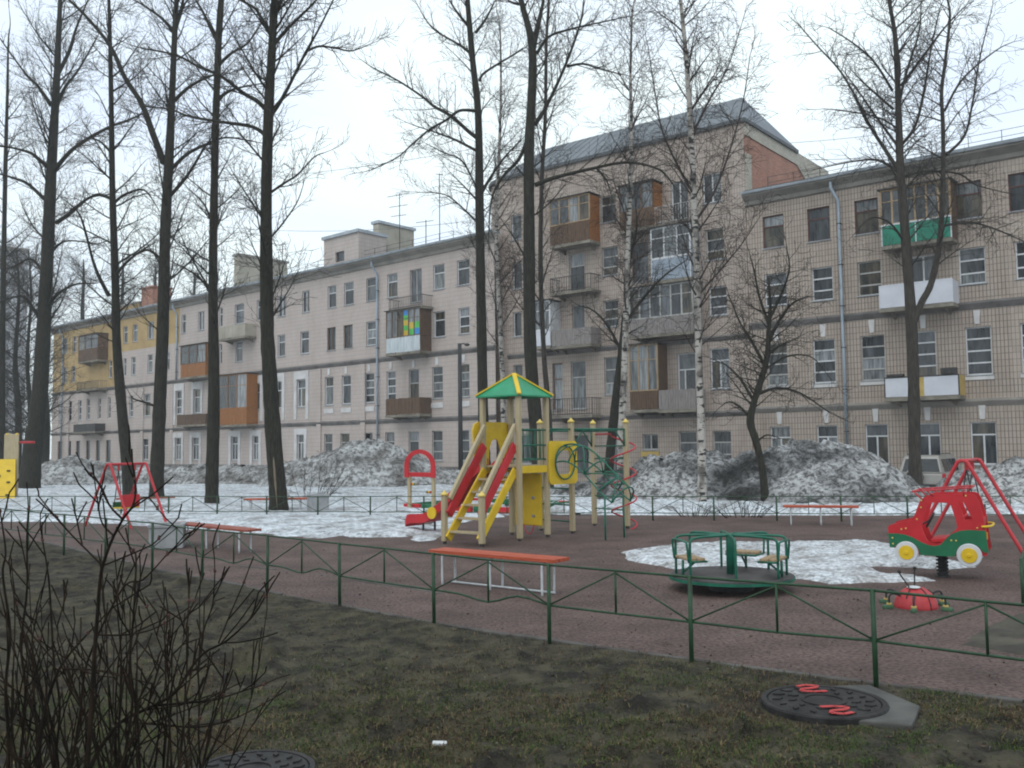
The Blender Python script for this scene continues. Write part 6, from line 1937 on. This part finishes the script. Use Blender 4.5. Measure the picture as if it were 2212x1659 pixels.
# ================================================================ MANHOLES
iron_wet = mat('wet_cast_iron', (0.012, 0.011, 0.011), rough=0.55, scale=9, col2=(0.040, 0.037, 0.036), bump=0.3, bscale=60, spec=0.2)
mark_red = mat('red_paint_mark', (0.26, 0.02, 0.022), rough=0.6, scale=30, col2=(0.50, 0.05, 0.05), lo=0.3, hi=0.5)
def manhole(label, c, r, rz, slab_pts=None, marks=True, z=0.06):
    root = thing('manhole_cover', label, 'manhole', (c.x, c.y, 0), rz, 'cast iron manhole covers in the lawn')
    n = 40
    MB().lathe([(r * 0.99, -0.1), (r, 0.0), (r, z - 0.012), (r * 0.985, z), (r * 0.90, z), (r * 0.895, z - 0.016)], n).build('frame_ring', iron_wet, root)
    MB().lathe([(r * 0.885, -0.02), (r * 0.885, z - 0.008), (r * 0.875, z - 0.003)], n).build('lid', iron_wet, root)
    for (rr, k, ln, w) in ((0.73, 16, 0.17, 0.10), (0.50, 11, 0.15, 0.09)):
        for i in range(k):
            a = 2 * PI * i / k
            p = Vector((rr * r * math.cos(a), rr * r * math.sin(a), z))
            d = Vector((math.cos(a + 0.5), math.sin(a + 0.5), 0))
            s_ = Vector((-d.y, d.x, 0))
            lp_ = [p + d * (ln * r * 0.6), p + s_ * (w * r * 0.5), p - d * (ln * r * 0.6), p - s_ * (w * r * 0.5)]
            MB().prism([(q.x, q.y, z - 0.004) for q in lp_], (0, 0, 0.012)).build('lug', iron_wet, root)
    MB().ring(circle((0, 0, z - 0.004), r * 0.36, 28, (1, 0, 0), (0, 1, 0)), circle((0, 0, z - 0.004), r * 0.30, 28, (1, 0, 0), (0, 1, 0)), (0, 0, 0.010)).build('centre_ring', iron_wet, root)
    if marks:
        for sgn in (1, -1):
            q_ = -rz
            pts = [(-0.13, 0.78), (-0.02, 0.86), (0.10, 0.80), (0.06, 0.68), (-0.10, 0.62), (-0.14, 0.50), (-0.02, 0.44), (0.14, 0.46)]
            mb = MB()
            P_ = [Vector(((x * 1.5 * sgn * math.cos(q_) - y * sgn * math.sin(q_)) * r, (x * 1.5 * sgn * math.sin(q_) + y * sgn * math.cos(q_)) * r, z + 0.0105)) for x, y in pts]
            for a, b in zip(P_[:-1], P_[1:]):
                mb.bar(a, b, 0.032, 0.005)
            mb.build('paint_mark', mark_red, root)
    return root
mc = gnd(1779, 1508, 0.075)
manhole('round iron manhole cover with red paint marks in the lawn', mc, 0.435, 0.25, z=0.062)
sl_px = [(1740, 1482), (1878, 1478), (1988, 1524), (1970, 1566), (1865, 1556), (1740, 1545)]
wet_conc = mat('wet_concrete', (0.045, 0.043, 0.038), rough=0.75, scale=3.0, col2=(0.11, 0.106, 0.096), bump=0.3, bscale=80, detail=7)
SL = thing('concrete_slab', 'cracked concrete slab round the red marked manhole', 'slab', (mc.x, mc.y, 0))
mb = MB()
mb.prism([(gnd(x, y, 0.045).x - mc.x, gnd(x, y, 0.045).y - mc.y, -0.08) for x, y in sl_px], (0, 0, 0.125))
mb.build('slab', wet_conc, SL, bevel=0.012)
mc2 = gnd(545, 1664, 0.05)
manhole('round iron manhole cover cut off by the bottom edge', mc2, 0.36, 0.9, marks=False, z=0.055)

# ================================================================ LITTER
lt = gnd(950, 1617, 0.03)
LT = tag(MB().box(-0.045, 0.045, -0.02, 0.02, -0.008, 0.012).build('litter', mat('white_litter', (0.5, 0.5, 0.5), col2=(0.65, 0.66, 0.66)), None, bevel=0.006), 'small white scrap lying in the grass near the bottom edge', 'litter')
LT.location = (lt.x, lt.y, 0.06)
LT.rotation_euler = (0.1, 0.06, 0.1)

# ================================================================ GRASS, DEAD STALKS, LEAF SCRAPS
def attr_mat(name, rough=0.8):
    m = bpy.data.materials.new(name)
    m.use_nodes = True
    n = m.node_tree.nodes
    a = n.new('ShaderNodeAttribute')
    a.attribute_name = 'Col'
    p = n['Principled BSDF']
    p.inputs['Roughness'].default_value = rough
    p.inputs['Specular IOR Level'].default_value = 0.2
    m.node_tree.links.new(a.outputs['Color'], p.inputs['Base Color'])
    return m
rng = np.random.default_rng(4)
N = 600000
yy = 4.3 + (rng.random(N) ** 1.25) * 9.5
xx = (rng.random(N) * 2 - 1) * (0.60 * yy + 0.3)
patch = fbm(xx * 0.9, yy * 0.9, 4, 77)
clump = fbm(xx * 4.0, yy * 4.0, 3, 55)
near_w = 1 - 0.86 * sstep(6.2, 9.2, yy + 1.1 * patch)
right_w = 0.25 * sstep(1.5, 3.5, xx)
prob = np.clip(0.03 + 0.95 * near_w * sstep(-0.42, 0.30, patch * 0.8 + 0.8 * clump) + right_w * sstep(-.2, .3, clump), 0, 1)
dm = np.hypot(xx - mc.x, yy - mc.y)
keep = (rng.random(N) < prob) & (yy < kerb_y(xx) - 0.02) & (dm > 0.47)
slp = [(gnd(x, y, 0.045).x, gnd(x, y, 0.045).y) for x, y in sl_px]
keep &= poly_sd(xx, yy, slp) < 0.0
keep &= np.hypot(xx - mc2.x, yy - mc2.y) > 0.37
xx, yy, patch, clump = xx[keep], yy[keep], patch[keep], clump[keep]
n = len(xx)
zz = lawn_h(xx, yy) - 0.005
ln = 0.018 + 0.042 * rng.random(n) ** 1.8
ph = rng.random(n) * 2 * PI
lean = np.clip(rng.normal(1.0, 0.38, n), 0.05, 1.5)
dx, dy, dz = np.sin(lean) * np.cos(ph), np.sin(lean) * np.sin(ph), np.cos(lean)
wx, wy = -np.sin(ph), np.cos(ph)
wd = 0.0018 + 0.0018 * rng.random(n)
b0 = np.stack([xx - wx * wd, yy - wy * wd, zz], -1)
b1 = np.stack([xx + wx * wd, yy + wy * wd, zz], -1)
mid = np.stack([xx + dx * ln * .55, yy + dy * ln * .55, zz + dz * ln * .6 + 0.004], -1)
m0 = mid - np.stack([wx * wd, wy * wd, 0 * wd], -1) * 0.8
m1 = mid + np.stack([wx * wd, wy * wd, 0 * wd], -1) * 0.8
tip = np.stack([xx + dx * ln * 1.1, yy + dy * ln * 1.1, zz + dz * ln * .8], -1)
V = np.stack([b0, b1, m1, m0, tip], 1).reshape(-1, 3)
bi = (np.arange(n) * 5)[:, None]
Fq = np.concatenate([np.concatenate([bi, bi + 1, bi + 2], 1), np.concatenate([bi, bi + 2, bi + 3], 1), np.concatenate([bi + 3, bi + 2, bi + 4], 1)], 0)
gr = np_mesh('grass', V, Fq, attr_mat('worn_grass'), smooth=False)
kind = rng.random(n) + 0.9 * fbm(xx * 1.6, yy * 1.6, 3, 91)
col = np.where((kind < 0.42)[:, None], np.array([[0.045, 0.066, 0.017]]), np.where((kind < 0.74)[:, None], np.array([[0.125, 0.092, 0.046]]), np.array([[0.062, 0.041, 0.022]])))
col = col * (0.5 + 1.0 * rng.random((n, 1)))
ca = gr.data.color_attributes.new('Col', 'FLOAT_COLOR', 'POINT')
ca.data.foreach_set('color', np.repeat(np.concatenate([col, np.ones((n, 1))], 1), 5, axis=0).astype(np.float32).ravel())
tag(gr, 'worn green and straw coloured grass in the foreground lawn', 'grass', kind='stuff')
# scraps: leaves, pebbles, crumbs on soil and gravel
N = 9000
yy = 4.6 + rng.random(N) ** 1.3 * 15
xx = (rng.random(N) * 2 - 1) * (0.6 * yy)
ky = kerb_y(xx)
keep = (np.abs(yy - ky) > 0.08) & (poly_sd(xx, yy, slp) < 0) & (dm[:1].size > 0)
on_lawn = yy < ky
keep &= on_lawn | (rng.random(N) < 0.25)
keep &= np.hypot(xx - mc.x, yy - mc.y) > 0.5
xx, yy, on_lawn = xx[keep], yy[keep], on_lawn[keep]
n = len(xx)
zz = np.where(on_lawn, lawn_h(xx, yy), PLAY_NOISE(xx, yy)) + 0.004
sz = 0.006 + 0.014 * rng.random(n) ** 2
ph = rng.random(n) * 2 * PI
c, s_ = np.cos(ph) * sz, np.sin(ph) * sz
t1, t2 = rng.normal(0, .008, n), rng.normal(0, .008, n)
V = np.stack([np.stack([xx - c, yy - s_, zz + t1], -1), np.stack([xx + s_ * .6, yy - c * .6, zz + t2], -1), np.stack([xx + c, yy + s_, zz + np.abs(t1)], -1), np.stack([xx - s_ * .6, yy + c * .6, zz + np.abs(t2)], -1), np.stack([xx, yy, zz + 0.004 + sz * .4], -1)], 1).reshape(-1, 3)
bi = (np.arange(n) * 5)[:, None]
Fq = np.concatenate([np.concatenate([bi + k, bi + (k + 1) % 4, bi + 4], 1) for k in range(4)], 0)
sc_ = np_mesh('leaf_scraps', V, Fq, attr_mat('scraps'), smooth=False)
q = rng.random(n)[:, None]
col = np.where(q < 0.6, np.array([[0.035, 0.024, 0.017]]), np.where(q < 0.95, np.array([[0.09, 0.06, 0.04]]), np.array([[0.15, 0.145, 0.13]])))
ca = sc_.data.color_attributes.new('Col', 'FLOAT_COLOR', 'POINT')
ca.data.foreach_set('color', np.repeat(np.concatenate([col, np.ones((n, 1))], 1), 5, axis=0).astype(np.float32).ravel())
tag(sc_, 'dead leaf scraps and pebbles scattered on lawn and path', 'leaf litter', kind='stuff')

# ================================================================ BUSH IN THE FOREGROUND (rose hips)
BY = 4.1
rose = mat('rose_stems', (0.007, 0.006, 0.0045), rough=0.9, scale=6, col2=(0.032, 0.021, 0.013), spec=0.1)
hip_m = mat('withered_rose_hips', (0.03, 0.012, 0.010), rough=0.7, scale=8, col2=(0.10, 0.035, 0.025))
bc = Vector((wpt(190, BY), BY, 0))
BU = thing('rose_bush', 'bare rose bush with withered hips in the left foreground', 'bush', bc)
ROSE = dict(wig=0.07, trop=(0.06, 0.06, 0.05, 0.04), dens=(4.0, 3.2, 0, 0), ang=(18, 42), len=(0.16, 0.09, 0.05, 0), rad=(0.0040, 0.0028, 0.002, 0.002), levels=2, min=0.0017, tip=0.12)
class Rose(Grower):
    def branch(self, p, d, L, r0, lvl):
        L = min(L, 0.5)
        return super().branch(p, d, L, r0, lvl)
G = Rose(301, ROSE)
rn = random.Random(302)
def b6(x, y): return (x * .3064, y * .3064 + 914.9)
def b7(x, y): return (x * .3064, y * .3064 + 1150.7)
stems = [([b7(240, 1990), b7(265, 1659), b7(290, 1400), b7(330, 1200), b7(400, 1000), b7(480, 870), b7(620, 710)], 0.011),
         ([b7(560, 1990), b7(640, 1659), b7(720, 1500), b7(860, 1330), b7(1080, 1220), b7(1230, 1130), b7(1350, 950), b7(1450, 840), b7(1600, 760), b7(1780, 590), b7(1870, 450)], 0.010),
         ([b7(600, 1990), b7(640, 1300), b7(670, 800), b7(690, 550), b7(700, 400), b7(720, 250), b7(790, 50), b6(870, 670), b6(930, 590), b6(955, 500), b6(950, 390)], 0.009),
         ([b6(860, 670), b6(790, 600), b6(740, 520), b6(700, 430), b6(640, 362)], 0.005),
         ([b6(880, 650), b6(960, 560), b6(1040, 520), b6(1110, 600)], 0.004),
         ([b6(800, 790), b6(720, 700), b6(690, 560), b6(680, 490)], 0.004),
         ([b6(720, 1000), b6(620, 900), b6(500, 780), b6(400, 660)], 0.004),
         ([b6(730, 1000), b6(880, 940), b6(1060, 860), b6(1120, 810)], 0.004),
         ([b7(1080, 1220), b7(1300, 1200), b7(1500, 1180), b7(1700, 1120), b7(1860, 1070)], 0.006),
         ([b7(860, 1330), b7(1100, 1350), b7(1400, 1370), b7(1650, 1310), b7(1850, 1210)], 0.005),
         ([b7(1040, 1240), b7(1090, 1050), b7(1150, 850), b7(1200, 730), b7(1190, 580)], 0.005),
         ([b7(1200, 740), b7(1310, 600), b7(1370, 480)], 0.0035),
         ([b7(1400, 900), b7(1440, 680), b7(1500, 500), b7(1515, 270)], 0.0035), ([b7(1540, 780), b7(1620, 580), b7(1720, 350)], 0.0035),
         ([b7(700, 720), b7(880, 720), b7(1050, 690), b7(1160, 640)], 0.004), ([b7(440, 960), b7(700, 970), b7(880, 1010)], 0.004),
         ([b7(30, 1990), b7(60, 1500), b7(40, 1100), b7(70, 700), b7(20, 300), b6(40, 900), b6(0, 620)], 0.008),
         ([b7(100, 1990), b7(180, 1200), b7(150, 800), b7(190, 400), b6(190, 800), b6(200, 600)], 0.007),
         ([b7(330, 1990), b7(420, 1300), b7(380, 900), b7(350, 400), b6(330, 1000), b6(300, 820)], 0.006),
         ([b7(800, 1990), b7(930, 1250), b7(910, 1000), b7(940, 600), b7(960, 200), b6(940, 900)], 0.006),
         ([b7(450, 1990), b7(560, 1300), b7(620, 900), b7(860, 400), b7(1010, 330), b7(1180, 150)], 0.006)]
hips = []
for (pl, r0) in stems:
    dr = rn.uniform(-0.35, 0.35)
    y0 = rn.uniform(-0.25, 0.3)
    pts, acc = [], 0.0
    for i, q in enumerate(pl):
        if i:
            acc += math.hypot(q[0] - pl[i - 1][0], q[1] - pl[i - 1][1]) * BY / F_PX
        pts.append(at_y(q[0], q[1], BY + y0 + dr * acc * 0.4) - bc)
    sp_ = smooth_path(pts, 6)
    G.limb(sp_, r0 * 1.05, max(0.0028, r0 * 0.36), lvl=0)
    hips.append(sp_[-1])
for k in range(84):                       # more canes from the same root stock
    x0 = rn.uniform(-0.45, 0.45)
    p = Vector((x0, rn.uniform(-0.35, 0.35), -0.02))
    tx = rn.uniform(-0.75, 0.62)
    L = rn.uniform(0.7, 1.45) * (1.0 if tx < 0.2 else 0.75)
    pts = [p]
    d = Vector((tx * 0.25 + x0 * 0.3, rn.uniform(-.2, .2), 1)).normalized()
    for i in range(9):
        d = (d + Vector((rn.gauss(0, .06) + tx * 0.035, rn.gauss(0, .06), 0.02))).normalized()
        pts.append(pts[-1] + d * (L / 9))
    G.limb(pts, rn.uniform(0.0045, 0.0075), 0.0024, lvl=0)
    if rn.random() < 0.25:
        hips.append(pts[-1])
for (pl_, rl_) in G.tubes:
    MB().tube(pl_, rl_, 6).build('cane', rose, BU, smooth=True)
tag(segs_mesh('twigs', G.thin, rose, BU, sides=3), kind='stuff')
for i, h in enumerate(hips[:40]):
    o = MB().lathe([(0.002, -0.008), (0.007, -0.004), (0.007, 0.002), (0.004, 0.007), (0.006, 0.012), (0.001, 0.011)], 8).build('rose_hip', hip_m, BU, smooth=True)
    o.location = h
    o.rotation_euler = (rn.uniform(-.6, .6), rn.uniform(-.6, .6), 0)

# low reddish shrubs by the far fence, thin scrub by the tall snow pile
def scrub(label, px, Yd, n, h, w, seed, m=rose):
    c = gnd(*px)
    root = thing('shrub', label, 'shrub', (c.x, c.y, 0), 0, 'low bare shrubs by the snow')
    G = Grower(seed, dict(wig=0.12, trop=(0.02, 0.02, 0.0, 0.0), dens=(4, 4, 0, 0), ang=(25, 60), len=(0.18, 0.1, 0, 0), rad=(0.006, 0.004, 0.003, 0.003), levels=2))
    r2 = random.Random(seed)
    for k in range(n):
        a = r2.uniform(-1, 1)
        d = Vector((a * 0.9, r2.uniform(-.5, .5), 1)).normalized()
        G.branch((a * w * 0.4, r2.uniform(-.2, .2), -0.02), tuple(d), h * r2.uniform(0.5, 1.1), 0.009, 0)
    for (pl_, rl_) in G.tubes:
        MB().tube(pl_, rl_, 4).build('stem', m, root, smooth=True)
    tag(segs_mesh('twigs', G.thin, m, root, sides=3), kind='stuff')
scrub('low reddish shrub before the sooty snow pile', (1605, 1118), 0, 26, 0.45, 1.1, 401)
scrub('low brown shrub left of the reddish one by the far fence', (1500, 1116), 0, 16, 0.4, 0.9, 402)
scrub('thin leafless shrub right of the lone thick tree', (668, 1088), 0, 16, 1.5, 1.3, 403)

# overhead cables
cable = mat('cable', (0.05, 0.05, 0.055), col2=(0.08, 0.08, 0.09))
def wire(label, a, b, sag, r=0.014):
    pts = []
    for k in range(17):
        t = k / 16
        p = Vector(a).lerp(Vector(b), t)
        p.z -= sag * 4 * t * (1 - t)
        pts.append(p)
    tag(MB().tube(pts, r, 5, cap=False).build('cable', cable), label, 'cable', 'overhead cables')
wire('overhead cable crossing the sky gap left of the middle', at_y(300, 395, 75), at_y(1030, 320, 62), 0.6)
wire('lower overhead cable above the attic gable', at_y(480, 490, 72), at_y(1010, 478, 62), 0.5)
wire('overhead cable behind the two trunk tree', at_y(1690, 345, 55), at_y(2300, 290, 48), 0.4)
wire('upper overhead cable right of the hipped roof', at_y(1640, 312, 60), at_y(2300, 215, 52), 0.5)

# ================================================================ HAZE (damp air) round the whole place
top = 0.0
for o in bpy.data.objects:
    if o.type == 'MESH':
        p_ = o
        base_z = 0.0
        while p_ is not None:
            base_z += p_.location.z
            p_ = p_.parent
        top = max(top, base_z + max(c[2] for c in o.bound_box))
hz = bpy.data.materials.new('damp_air')
hz.use_nodes = True
hz.node_tree.nodes.clear()
_o = hz.node_tree.nodes.new('ShaderNodeOutputMaterial')
_v = hz.node_tree.nodes.new('ShaderNodeVolumePrincipled')
_v.inputs['Color'].default_value = (0.93, 0.96, 1.0, 1)
_v.inputs['Density'].default_value = 0.0010
_v.inputs['Anisotropy'].default_value = 0.0
hz.node_tree.links.new(_v.outputs['Volume'], _o.inputs['Volume'])
HAZE = MB().box(-215, 215, -45, 265, -1.7, top + 1.0).build('haze', hz)
tag(HAZE, 'thin damp haze filling the yard', 'haze', kind='stuff')
